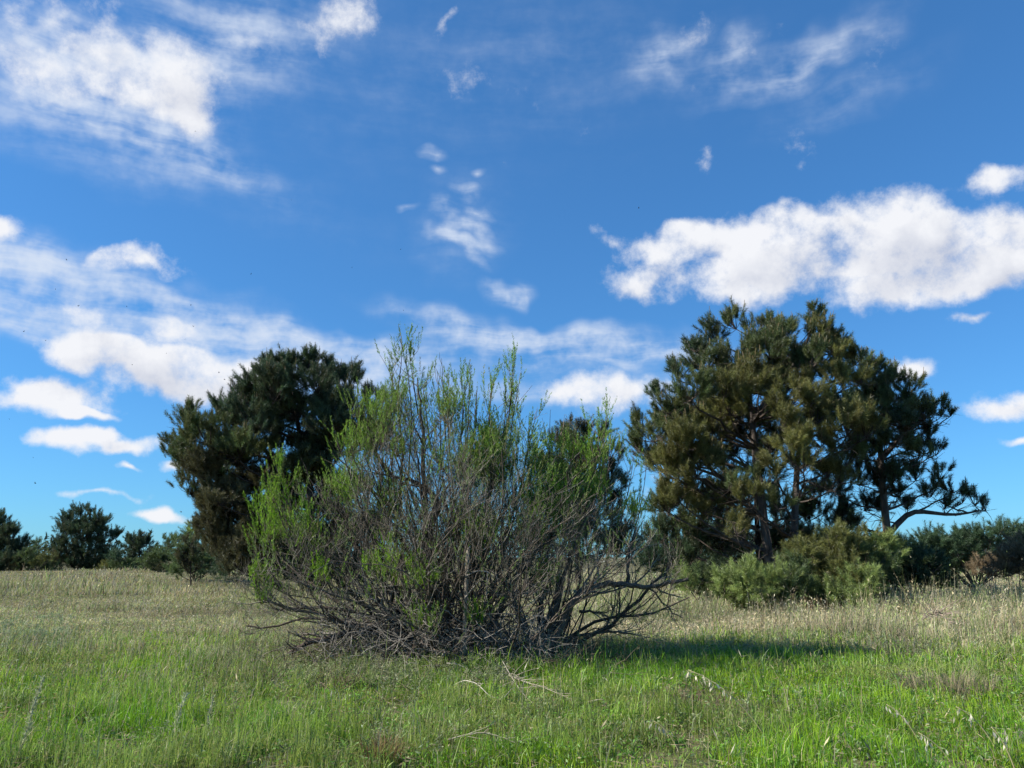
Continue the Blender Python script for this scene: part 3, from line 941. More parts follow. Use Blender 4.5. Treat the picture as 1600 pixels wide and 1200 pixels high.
LB = [('grey green bush beside the spiky small pine', 62, [(255, 868, 16, 'g'), (262, 850, 12, 'g'), (245, 880, 16, 'g'), (270, 885, 16, 'b'), (240, 892, 14, 'g')], (255, 905), 1.0),
      ('tall pale tipped bush in front of the dark pine boughs', 50, [(290, 850, 16, 'g'), (310, 838, 14, 'g'), (300, 825, 10, 's'), (322, 860, 20, 'g'), (285, 875, 18, 'g'), (320, 885, 20, 'd'), (345, 880, 18, 'd'), (275, 892, 14, 'g')], (305, 912), 1.15),
      ('dark bush at the foot of the left pine boughs', 46, [(365, 880, 18, 'd'), (385, 890, 16, 'd'), (350, 895, 14, 'd'), (400, 880, 16, 'd')], (370, 915), .9),
      ('low olive bush left of the round far pine', 64, [(55, 870, 14, 'g'), (68, 880, 14, 'o'), (45, 885, 14, 'g'), (75, 892, 12, 'g'), (60, 855, 9, 'g')], (60, 905), .95),
      ('low dark bush right of the round far pine', 66, [(185, 872, 12, 'd'), (180, 888, 14, 'g'), (200, 890, 12, 'g'), (170, 895, 12, 'o')], (185, 905), .95)]
for lab, Y0, pads, b, hs in LB:
    bush('bush', lab, Y0, pads, b, hs * 1.1, K=14, nl=.17, w=.028, dens=.6, depth=1.3, group='bushes along the left treeline')


# distant wood along the horizon
def distant_wood():
    g = Geo()
    n = 2600
    a = rng.uniform(-1.0, 1.0, n)
    dist = rng.uniform(120, 170, n)
    x = np.sin(a) * dist; y = np.cos(a) * dist
    hmax = 2.0 + 3.2 * fbm(x * .06, y * .06, 3) + 2.0 * sstep(.55, .7, fbm(x * .15 + 50, y * .15, 2))
    z = ground_z(x, y) + hmax * rng.random(n) ** .7
    pos = np.stack([x, y, z], -1)
    ax = norm(rng.normal(size=(n, 3)) + np.array([0, 0, .8]))
    c = np.where(rng.random((n, 1)) < .6, np.array([[.03, .05, .025]]), np.array([[.06, .06, .03]]))
    needles(g, pos, ax, .8, 20, .8, .22, c, ang=(20, 75))
    o = g.build('distant_wood', M_NEEDLE)
    tag(o, 'dark distant belt of trees closing the meadow at the horizon', 'woodland', kind='stuff')
    COUNT['wood'] = g.count()


distant_wood()

# ------------------------------------------------------------------ the bare shrub in the middle
BY = 13.0
PROFILE = [(385, 960), (392, 900), (400, 800), (432, 740), (500, 690), (545, 640), (590, 590), (625, 548), (680, 575), (720, 590), (800, 585), (835, 645), (900, 690), (950, 668), (985, 730), (1030, 780), (1050, 850), (1065, 930)]
_pp = np.array([at(px, py, BY) for px, py in PROFILE])


def env_top(x, y):
    h = np.interp(x, _pp[:, 0], _pp[:, 2], left=0, right=0)
    h = h * (.74 + .36 * float(vnoise(x * 2.3 + 31, y * 1.4 + 5)))
    return h * sqrt(max(.0, 1 - ((y - BY) / 2.9) ** 2)) ** .8


GREEN = [(at(px, py, BY), r * BY / F) for px, py, r in
         [(430, 765, 28), (420, 830, 34), (470, 830, 34), (408, 935, 18), (402, 905, 18), (600, 885, 30), (655, 905, 30), (600, 650, 30), (550, 690, 40), (700, 640, 40), (780, 650, 40), (760, 720, 50), (740, 830, 40),
          (850, 780, 50), (830, 835, 30), (900, 720, 40), (660, 965, 26), (640, 620, 30), (625, 570, 30), (800, 600, 26), (735, 605, 22), (690, 590, 20), (840, 700, 40), (940, 700, 30), (930, 770, 30), (845, 905, 22), (500, 900, 20), (540, 760, 34), (990, 800, 24), (610, 780, 30)]]


GC = np.array([c_ for c_, r_ in GREEN]); GR = np.array([r_ for c_, r_ in GREEN])


class Shrub:
    def __init__(self, by, seed):
        self.stems = []       # (polyline, radius, children list)
        self.twigs_p = []; self.twigs_r = []; self.twigs_c = []
        self.tips = []; self.forced = []
        self.r = random.Random(seed)

    def grow(self, p, d, L_, rad, lvl, bucket):
        R = self.r
        n = (8, 5, 4, 3, 2)[lvl]
        jit = (.17, .22, .25, .26, .24)[lvl]
        trop = (.05, .10, .14, .14, .12)[lvl]
        pts = [p]; step = L_ / n
        for i in range(n):
            d = d + np.array([R.gauss(0, jit), R.gauss(0, jit), R.gauss(0, jit * .8) + trop])
            d = d / np.linalg.norm(d)
            q = pts[-1] + d * step
            if q[2] > env_top(q[0], q[1]) * R.uniform(.82, 1.08) and i > 0:
                break
            if q[2] < .03:
                q[2] = .03; d[2] = abs(d[2])
            pts.append(q)
        if len(pts) < 3:
            return
        pts = np.array(pts); m = len(pts)
        rr = rad * (1 - np.linspace(0, 1, m) * .72)
        self.put(pts, rr, lvl, bucket)
        self.kids(pts, rr, L_, lvl, bucket)

    def put(self, pts, rr, lvl, bucket):
        if lvl <= 1 and bucket is not None:
            bucket.append((pts, rr))
        else:
            self.twigs_p.append(pts); self.twigs_r.append(np.maximum(rr, .0018))
            c = self.r.random()
            base = np.array((.10, .085, .068)) if c < .4 else (np.array((.19, .168, .138)) if c < .85 else np.array((.33, .30, .25)))
            self.twigs_c.append(base * self.r.uniform(.8, 1.2))
        if lvl >= 2:
            self.tips.append((pts, lvl))

    def kids(self, pts, rr, L_, lvl, bucket):
        R = self.r
        if lvl >= 4:
            return
        m = len(pts)
        cnt = (7, 5, 3, 1)[lvl]
        for k in range(cnt):
            t = R.uniform(.22, 1.0) if lvl else R.uniform(.15, 1.0)
            f = t * (m - 1); i = min(int(f), m - 2); f -= i
            p = pts[i] * (1 - f) + pts[i + 1] * f
            ax = pts[i + 1] - pts[i]; ax = ax / np.linalg.norm(ax)
            side = np.array([R.gauss(0, 1), R.gauss(0, 1), R.gauss(0, .7)]); side -= ax * side.dot(ax); side /= np.linalg.norm(side)
            an = radians(R.uniform(18, 48))
            d = ax * cos(an) + side * sin(an)
            ln = max(L_ * R.uniform(.34, .62) * (1.15 - .45 * t), .18)
            self.grow(p, d, ln, max(rr[i] * R.uniform(.42, .68), .0026), lvl + 1, bucket)


def build_shrub(name, label, base_px, hand, nstem, spread, lean, seed, base_r, cat='shrub', lmin=.7, upr=1.0, group=None, leafiness=1.0, spikes=(), sprays=()):
    S = Shrub(BY, seed)
    R = S.r
    B = gpt(*base_px)
    root = empty(name, B)
    tag(root, label, cat, group)
    buckets = []
    # stems read from the photograph
    for pl, r in hand:
        p = np.array([at(a[0], a[1], BY + (a[2] if len(a) > 2 else -.45 * (1 if r >= .05 else .3))) for a in pl])
        r = r * 1.2
        s = np.linspace(0, len(p) - 1, 3 * (len(p) - 1) + 1)
        i = np.minimum(s.astype(int), len(p) - 2); f = (s - i)[:, None]
        q = p[i] * (1 - f) + p[i + 1] * f
        q[1:-1] = q[:-2] * .25 + q[1:-1] * .5 + q[2:] * .25
        q[1:-1] += np.array([[R.gauss(0, .012) for _ in range(3)] for _ in range(len(q) - 2)])
        rr = r * (1 - np.linspace(0, 1, len(q)) ** .85 * (.90 if pl[-1][1] < 880 else .6))
        b = []
        S.put(q, rr, 0, b)
        S.kids(q, rr, 1.6, 1, b)
        S.kids(q, rr, 1.6, 1, b)
        buckets.append(b)
    for k in range(nstem):
        a = R.random() * 2 * pi
        tilt = radians(spread) * R.random() ** .65
        d = np.array([cos(a) * sin(tilt) + lean[0], sin(a) * sin(tilt) * .8 + lean[1], cos(tilt)])
        d /= np.linalg.norm(d)
        p = B + np.array([R.gauss(0, base_r), R.gauss(0, base_r * .7), -.03])
        p[2] = float(ground_z(p[0], p[1])) - .03
        # length that reaches the outline of the shrub
        ln = .4
        while ln < 6.2:
            q = p + d * ln
            if q[2] > env_top(q[0], q[1]):
                break
            ln += .1
        ln *= R.uniform(lmin, 1.05)
        b = []
        S.grow(p, d, ln, R.uniform(.013, .036), 0, b)
        if b:
            buckets.append(b)
    for (px, py, dy, lf) in spikes:
        # tall wands that stand clear of the rest
        top = at(px, py, BY + dy); low = at(px + (base_px[0] - px) * R.uniform(.12, .28), py + R.uniform(90, 150), BY + dy * .7)
        mid = low * .5 + top * .5 + np.array([R.gauss(0, .08), R.gauss(0, .08), 0])
        q = bez(low, mid, top, 8)
        b = []
        S.put(q, np.linspace(.014, .003, 8), 0, b)
        for k in range(R.randint(5, 9)):
            i = R.randint(2, 6)
            d = norm((q[i + 1] - q[i]) + np.array([R.gauss(0, .09), R.gauss(0, .09), R.gauss(.02, .03)]))
            ln = R.uniform(.25, .6) * (1 if i < 5 else .6)
            w_ = [q[i] + d * ln * t + np.array([R.gauss(0, .012), R.gauss(0, .012), .05 * t * t]) for t in (0, .35, .7, 1)]
            w_ = np.array(w_)
            S.twigs_p.append(w_); S.twigs_r.append(np.array([.006, .005, .004, .0025])); S.twigs_c.append(np.array((.20, .17, .135)) * R.uniform(.8, 1.2))
            if R.random() < lf:
                S.forced.append(w_)
        if lf > .5:
            S.forced.append(q[4:])
        buckets.append(b)
    for b in buckets:
        g = Geo()
        c = np.array((.085, .068, .054)) * R.uniform(.75, 1.5)
        g.tubes([x[0] for x in b], [x[1] for x in b], 5, c, cap=False)
        g.build('stem', M_TWIG, root, True)
        COUNT[name] = COUNT.get(name, 0) + g.count()
    # crooked bare twigs
    g = Geo()
    g.tubes(S.twigs_p, S.twigs_r, 3, colors=S.twigs_c, cap=False)
    stuff(g.build('twigs', M_TWIG, root))
    COUNT[name] += g.count()
    # leafy wands
    lp, ld, ll, lw, lc = [], [], [], [], []
    nplume = 0
    for pts, lvl in S.tips + [(w_, 9) for w_ in S.forced for _ in range(2)]:
        e = pts[-1]
        dv = (e - GC) * np.array([1, .55, 1])
        near = float(np.max(1.25 - np.sqrt((dv * dv).sum(1)) / GR))
        nz = float(vnoise(e[0] * 1.1 + 7, e[2] * 1.1 + e[1] * .6))
        pr = .08 + .13 * min(1, e[2] / 3.2) + 1.3 * max(0, near) + .5 * max(0, nz - .5)
        if lvl == 4: pr *= .7
        if e[2] < .5: pr *= .4
        pr *= leafiness
        if lvl == 9: pr = 1; near = 1
        if R.random() > pr:
            continue
        for q in range(R.choice((1, 2, 3)) if near > .2 else 1):
            j = R.randint(max(0, len(pts) - 3), len(pts) - 1)
            s0 = pts[j]
            ax = pts[-1] - pts[-2]; ax = ax / np.linalg.norm(ax)
            ax = ax * .7 + np.array([R.gauss(0, .22), R.gauss(0, .22), .75]); ax /= np.linalg.norm(ax)
            L_ = R.uniform(.14, .40)
            nl = int((95 if near > .2 else 50) * L_ + 8)
            t = rng.random(nl)
            u, v = perp(ax[None])
            ph = rng.random(nl) * 2 * pi
            dr = ax + (u * np.cos(ph)[:, None] + v * np.sin(ph)[:, None]) * rng.uniform(.3, .75, (nl, 1))
            lp.append(s0 + ax * (t * L_)[:, None]); ld.append(dr)
            ll.append(rng.uniform(.035, .068, nl) * (1.1 - .35 * t)); lw.append(rng.uniform(.006, .010, nl))
            hgt = e[2] / 5.0
            young = np.array((.205, .375, .026)); grey = np.array((.160, .225, .062)); tan_ = np.array((.27, .22, .10))
            kk = min(1, max(0, near + .15)) * (1 - .45 * hgt)
            base = young * kk + grey * (1 - kk)
            if R.random() < .10:
                base = base * .4 + tan_ * .6
            lc.append(np.broadcast_to(base * R.uniform(.75, 1.25), (nl, 3)))
            nplume += 1
    for (px, py, dy, r) in sprays:
        # dense feathery clumps of young growth on the outside
        c0 = at(px, py, BY + dy); Rm = r * BY / F
        foot = c0 * .72 + (B + np.array([0, 0, .5])) * .28 + np.array([0, .25, -.1])
        S_p = [np.array([foot, foot * .5 + c0 * .5 + np.array([0, 0, -.08]), c0])]; S_r = [np.array([.014, .011, .007])]
        for k in range(int(10 + r * .9)):
            dv = np.array([R.gauss(0, .5), R.gauss(0, .5), R.gauss(-.1, .5)]) * Rm
            s0 = c0 + dv
            ax = np.array([R.gauss(0, .25) + dv[0] * .6, R.gauss(0, .22), 1.0]); ax /= np.linalg.norm(ax)
            L_ = R.uniform(.16, .34)
            S_p.append(np.array([c0 - np.array([0, 0, Rm * .5]), s0 * .6 + c0 * .4 - np.array([0, 0, Rm * .25]), s0 + ax * L_])); S_r.append(np.array([.005, .004, .002]))
            nl = int(150 * L_ + 8)
            t = rng.random(nl); u, v = perp(ax[None]); ph = rng.random(nl) * 2 * pi
            dr = ax + (u * np.cos(ph)[:, None] + v * np.sin(ph)[:, None]) * rng.uniform(.3, .8, (nl, 1))
            lp.append(s0 + ax * (t * L_)[:, None]); ld.append(dr)
            ll.append(rng.uniform(.035, .065, nl) * (1.1 - .35 * t)); lw.append(rng.uniform(.006, .010, nl))
            mixh = min(1, max(0, (c0[2] - 2.2) / 2.2)) * .7
            lc.append(np.broadcast_to((np.array((.225, .385, .030)) * (1 - mixh) + np.array((.165, .225, .065)) * mixh) * R.uniform(.7, 1.15), (nl, 3)))
        g = Geo(); g.tubes(S_p, S_r, 4, (.15, .14, .08), cap=False)
        g.build('stem', M_TWIG, root, True)
    g = Geo()
    leaves(g, np.concatenate(lp), np.concatenate(ld), np.concatenate(ll), np.concatenate(lw), np.concatenate(lc))
    stuff(g.build('foliage', M_LEAF, root))
    COUNT[name] += g.count()
    return root


SPRAYS = [(430, 765, -.5, 22), (425, 830, -.4, 26), (470, 830, -.6, 28), (408, 935, -.8, 14), (402, 905, -.8, 14), (598, 885, -1.2, 24), (655, 905, -1.2, 24), (660, 968, -1.25, 20), (600, 655, -.8, 26), (745, 830, -1.0, 26), (825, 800, -.8, 26), (500, 900, -1, 16), (770, 720, -.8, 32), (700, 650, -.6, 28), (545, 700, -.7, 28), (560, 640, -.4, 20), (745, 965, -1.2, 12), (690, 720, -1.0, 24), (620, 700, -.9, 24)]
HAND_MAIN = [
    ([(668, 1035), (664, 930), (665, 830), (690, 785), (655, 755), (610, 743), (580, 738)], .075),
    ([(668, 1030), (672, 900), (664, 800), (660, 700), (655, 625), (652, 590)], .065),
    ([(612, 745), (590, 715), (578, 680), (572, 640), (575, 600)], .035),
    ([(650, 1030), (625, 985), (590, 975), (560, 988), (500, 998), (458, 1015), (434, 1044)], .07),
    ([(640, 1015), (618, 975), (590, 940), (572, 922)], .075),
    ([(640, 1000), (580, 962), (500, 946), (455, 952), (425, 950)], .03),
    ([(640, 1010), (560, 972), (470, 965), (420, 982), (385, 978)], .024),
    ([(650, 1005), (600, 930), (530, 880), (470, 870), (430, 862)], .03),
    ([(690, 1030), (700, 900), (720, 780), (740, 690), (745, 610)], .05),
    ([(735, 1035), (745, 930), (790, 840), (850, 790), (905, 740)], .05),
    ([(745, 1035), (780, 960), (800, 900), (850, 850), (910, 815), (960, 820)], .042),
    ([(700, 1035), (690, 930), (640, 830), (590, 770), (520, 720)], .045),
    ([(790, 905), (820, 870), (852, 848), (862, 846)], .022),
    ([(720, 1040), (735, 900), (770, 760), (790, 680), (800, 600)], .045),
    ([(625, 800), (630, 700), (620, 620), (628, 545)], .03),
    ([(640, 1012), (560, 940, -.3), (500, 880, -.5), (450, 840, -.5), (425, 770, -.4)], .03),
    ([(640, 1008), (550, 955, .2), (470, 900, .4), (425, 860, .5), (410, 800, .5)], .03),
    ([(630, 1008), (520, 965, -.5), (440, 948, -.7), (405, 930, -.8), (398, 895, -.8)], .026),
    ([(660, 1012), (590, 900, .4), (530, 820, .7), (490, 760, .9), (470, 715, .9)], .03),
    ([(660, 1012), (600, 880, -.4), (560, 790, -.7), (540, 720, -.8), (522, 680, -.8)], .03),
    ([(650, 1012), (600, 960, -.6), (540, 935, -.9), (480, 915, -1.0), (440, 890, -1.0)], .024),
    ([(655, 1012), (590, 940, .5), (520, 890, .9), (455, 860, 1.1), (420, 820, 1.2)], .026),
    ([(650, 1015), (570, 985, -.3), (500, 960, -.4), (440, 925, -.4), (415, 880, -.4)], .022),
]
build_shrub('many_stemmed_shrub', 'large half-bare many-stemmed shrub with feathery green tips in the middle of the meadow', (715, 1036), HAND_MAIN, 48, 62, (-.03, .06), 4, .42,
            spikes=[(625, 530, 0, .9), (640, 552, .1, .9), (608, 566, -.1, .3), (598, 600, .3, .2), (690, 560, .2, .1), (683, 580, -.2, .2), (720, 590, 0, .8), (735, 582, .4, .7), (700, 612, -.4, .6), (768, 596, -.3, .8), (800, 568, .1, 1), (815, 582, .3, .9), (790, 600, -.2, .9), (840, 640, 0, .4), (830, 660, .5, .6), (575, 640, -.3, .6), (560, 655, .2, .2), (545, 690, -.2, .8), (660, 600, .5, .7), (430, 730, -.4, 1), (420, 760, -.3, 1), (440, 752, -.2, 1), (402, 795, .1, 1), (415, 790, .3, 1), (470, 790, -.5, .9), (655, 870, -.9, 1), (600, 850, -1.0, 1)], sprays=SPRAYS)
HAND_RIGHT = [
    ([(855, 1022), (880, 970), (895, 940), (918, 918), (950, 913), (980, 912), (1000, 918), (1030, 914), (1075, 905)], .06),
    ([(980, 912), (981, 880), (985, 855), (1000, 820)], .03),
    ([(862, 1018), (910, 1000), (955, 975), (1000, 938), (1020, 915), (1050, 880)], .036),
    ([(1015, 920), (1035, 940), (1050, 958), (1068, 966)], .014),
    ([(858, 1020), (890, 1000), (950, 985), (975, 990)], .03),
    ([(852, 1022), (870, 930), (900, 850), (930, 780), (950, 700)], .04),
    ([(850, 1022), (845, 930), (860, 840), (880, 760)], .036),
    ([(905, 955), (930, 960), (948, 957)], .022),
]
build_shrub('leaning_shrub', 'smaller dark bare shrub leaning right, rooted just right of the large shrub', (852, 1020), HAND_RIGHT, 20, 52, (.16, .08), 9, .20, leafiness=.5,
            sprays=[(855, 905, -.4, 14), (870, 770, -.5, 18), (930, 720, -.2, 16), (990, 800, -.2, 12)], spikes=[(880, 660, .2, .2), (900, 655, .5, .5), (950, 650, 0, .8), (965, 672, .3, .7), (935, 668, -.2, .8), (860, 640, .3, .1), (990, 715, .2, .3), (1010, 730, 0, .2)])

# the sawn-off grey stem standing in front of the shrub
def sawn_stem():
    p = np.array([at(a, b, BY - .95) for a, b in [(724, 1050), (726, 1000), (728, 940), (728, 890), (731, 856)]])
    p[0, 2] = float(ground_z(p[0, 0], p[0, 1])) - .03
    root = empty('sawn_stem', p[0])
    tag(root, 'pale sawn-off dead stem standing upright at the front of the large shrub', 'dead stem')
    g = Geo()
    g.tubes([bez(p[0], p[2], p[4], 8)], [np.array([.046, .038, .034, .032, .031, .031, .031, .033])], 9, (.25, .215, .17))
    g.build('trunk', M_TWIG, root, True)
    for pl, r in [([(729, 900), (745, 892), (762, 893), (772, 902)], .013), ([(762, 893), (760, 930), (766, 965)], .010), ([(726, 935), (742, 915), (758, 898)], .010), ([(727, 880), (722, 892), (719, 902)], .012)]:
        q = np.array([at(a, b, BY - 1.0) for a, b in pl])
        g = Geo(); g.tubes([q], [np.linspace(r, r * .5, len(q))], 5, (.34, .31, .27))
        g.build('branch', M_TWIG, root, True)


sawn_stem()


def dead_branch(name, label, pts, r, nside, side_len, colr, cat='dead branch', z_up=.0, group=None, seed=1):
    """Fallen branch: a main axis on the ground with side twigs."""
    R = random.Random(seed)
    P = []
    for a in pts:
        q = gpt(a[0], a[1]); q[2] += (a[2] * .7 if len(a) > 2 else .03)
        d = q - np.array([0, 0, CAM_H])
        P.append(q)
    P = np.array(P)
    root = empty(name, P[0])
    tag(root, label, cat, group)
    s = np.linspace(0, len(P) - 1, 4 * (len(P) - 1) + 1)
    i = np.minimum(s.astype(int), len(P) - 2); f = (s - i)[:, None]
    q = P[i] * (1 - f) + P[i + 1] * f
    q[1:-1] = q[:-2] * .25 + q[1:-1] * .5 + q[2:] * .25
    g = Geo(); g.tubes([q], [np.linspace(r, r * .35, len(q))], 6, colr)
    g.build('main_branch', M_TWIG, root, True)
    sp, sr = [], []
    for k in range(nside):
        j = R.randint(1, len(q) - 2)
        ax = q[j + 1] - q[j]; ax /= np.linalg.norm(ax)
        d = ax * R.uniform(.4, 1.1) + np.array([R.gauss(0, .5), R.gauss(0, .5), R.gauss(.12, .2)])
        d /= np.linalg.norm(d)
        ln = side_len * R.uniform(.4, 1.1)
        pl = [q[j]]
        for m in range(4):
            d = d + np.array([R.gauss(0, .16), R.gauss(0, .16), R.gauss(-.03, .12)]); d /= np.linalg.norm(d)
            n_ = pl[-1] + d * ln / 4
            n_[2] = max(n_[2], float(ground_z(n_[0], n_[1])) + .04)
            pl.append(n_)
        sp.append(np.array(pl)); sr.append(np.linspace(r * .55, r * .25, 5))
    if sp:
        g = Geo(); g.tubes(sp, sr, 4, np.array(colr) * 1.05, cap=False)
        stuff(g.build('twigs', M_TWIG, root))
    return root


PALE = (.34, .30, .235)
dead_branch('fallen_branch', 'bundle of pale dead twigs lying in the grass in front of the shrub', [(795, 1075, .22), (820, 1085, .2), (850, 1092, .18), (890, 1104, .12), (925, 1112, .05)], .006, 40, .45, PALE, seed=2)
dead_branch('fallen_branch', 'pale dead twigs drooping steeply from the shrub foot into the grass', [(785, 1062, .34), (800, 1082, .24), (815, 1098, .16), (840, 1114, .06)], .006, 16, .4, PALE, seed=3)
dead_branch('fallen_branch', 'single white arched twig bending out of the grass below the sawn stem', [(705, 1082, .1), (725, 1090, .28), (745, 1096, .28), (765, 1105, .16), (785, 1106, .12), (800, 1096, .2)], .0065, 3, .2, (.42, .39, .32), seed=4)
dead_branch('fallen_branch', 'thin grey branch lying in the foreground grass near the bottom middle', [(700, 1172, .12), (740, 1176, .22), (770, 1178, .22), (815, 1182, .12)], .0055, 12, .3, (.32, .28, .22), seed=5)
dead_branch('fallen_branch', 'pale twigs lying at the end of the low left limb', [(380, 1048, .12), (400, 1044, .2), (425, 1046, .14), (445, 1052, .06)], .007, 10, .5, PALE, seed=6)
dead_branch('dead_weed_stalks', 'cluster of dead upright brown stalks above the dry grass on the right', [(1430, 990, .2), (1455, 985, .5), (1470, 988, .6), (1490, 992, .3)], .014, 40, .75, (.30, .235, .19), cat='dead stalks', seed=7)


# tangle of dead twigs at the shrub's foot
def tangle(name, label, px0, px1, py, n, h, Y, colr, cat, dy=.4, thick=.006, droop=.1):
    c = at((px0 + px1) / 2, py, Y); c[2] = float(ground_z(c[0], c[1]))
    x0 = at(px0, py, Y)[0]; x1 = at(px1, py, Y)[0]
    g = Geo(); sp, sr, scol = [], [], []
    for k in range(n):
        x = random.uniform(x0, x1); y = Y + random.gauss(0, dy)
        z = float(ground_z(x, y)) + abs(random.gauss(0, h * .45))
        d = np.array([random.gauss(0, .8), random.gauss(0, .6), random.gauss(.25, .6)]); d /= np.linalg.norm(d)
        pl = [np.array([x, y, z])]
        ln = random.uniform(.2, .75)
        for m in range(4):
            d = d + np.array([random.gauss(0, .3), random.gauss(0, .3), random.gauss(-droop, .25)]); d /= np.linalg.norm(d)
            q = pl[-1] + d * ln / 4
            q[2] = max(q[2], float(ground_z(q[0], q[1])) + .01)
            pl.append(q)
        sp.append(np.array(pl)); sr.append(np.linspace(thick, thick * .4, 5) * random.uniform(.6, 1.4)); scol.append(np.array(colr) * random.uniform(.5, 1.25))
    g.tubes(sp, sr, 3, colors=scol, cap=False)
    o = g.build(name, M_TWIG)
    tag(o, label, cat, kind='stuff')
    COUNT['tangle'] = COUNT.get('tangle', 0) + g.count()


tangle('brushwood', 'tangle of dead grey twigs heaped around the foot of the large shrub', 510, 850, 1030, 2300, 1.0, BY - .5, (.26, .235, .2), 'brushwood', .5)
tangle('leaf_litter', 'loose brown twig litter under the shrubs', 450, 960, 1030, 1100, .22, BY, (.15, .115, .085), 'litter', 1.1, .005)


# ------------------------------------------------------------------ grass
def scatter(y0, y1, dens, margin=2.0):
    n_area = .72 * (y1 ** 2 - y0 ** 2) + 2 * margin * (y1 - y0)
    n = int(n_area * dens)
    y = np.sqrt(rng.uniform(y0 ** 2, y1 ** 2, n))
    x = rng.uniform(-1, 1, n) * (.72 * y + margin)
    return x, y


def zones(x, y):
    """share of lush green grass and of silver herb at a place"""
    n = fbm(x * .45 + 3, y * .45, 4)
    n2 = fbm(x * 1.3 + 30, y * 1.3 + 7, 3)
    edge = 13.6 + 1.7 * sstep(.3, 1.6, x) * (1 - sstep(5.5, 8, x)) + 2.2 * (n - .5) * 2 + np.where(x < -3, 1.6, 0) * sstep(-3, -6, x) + 1.2 * (n2 - .5) * 2
    soft = 1 + 1.3 * sstep(-1, -5, x)
    lush = 1 - sstep(edge - 2.6 * soft, edge + 2.4 * soft, y)
    silver = sstep(.56, .68, fbm(x * .8 + 70, y * .8 + 20, 3))
    return lush, silver, n, n2


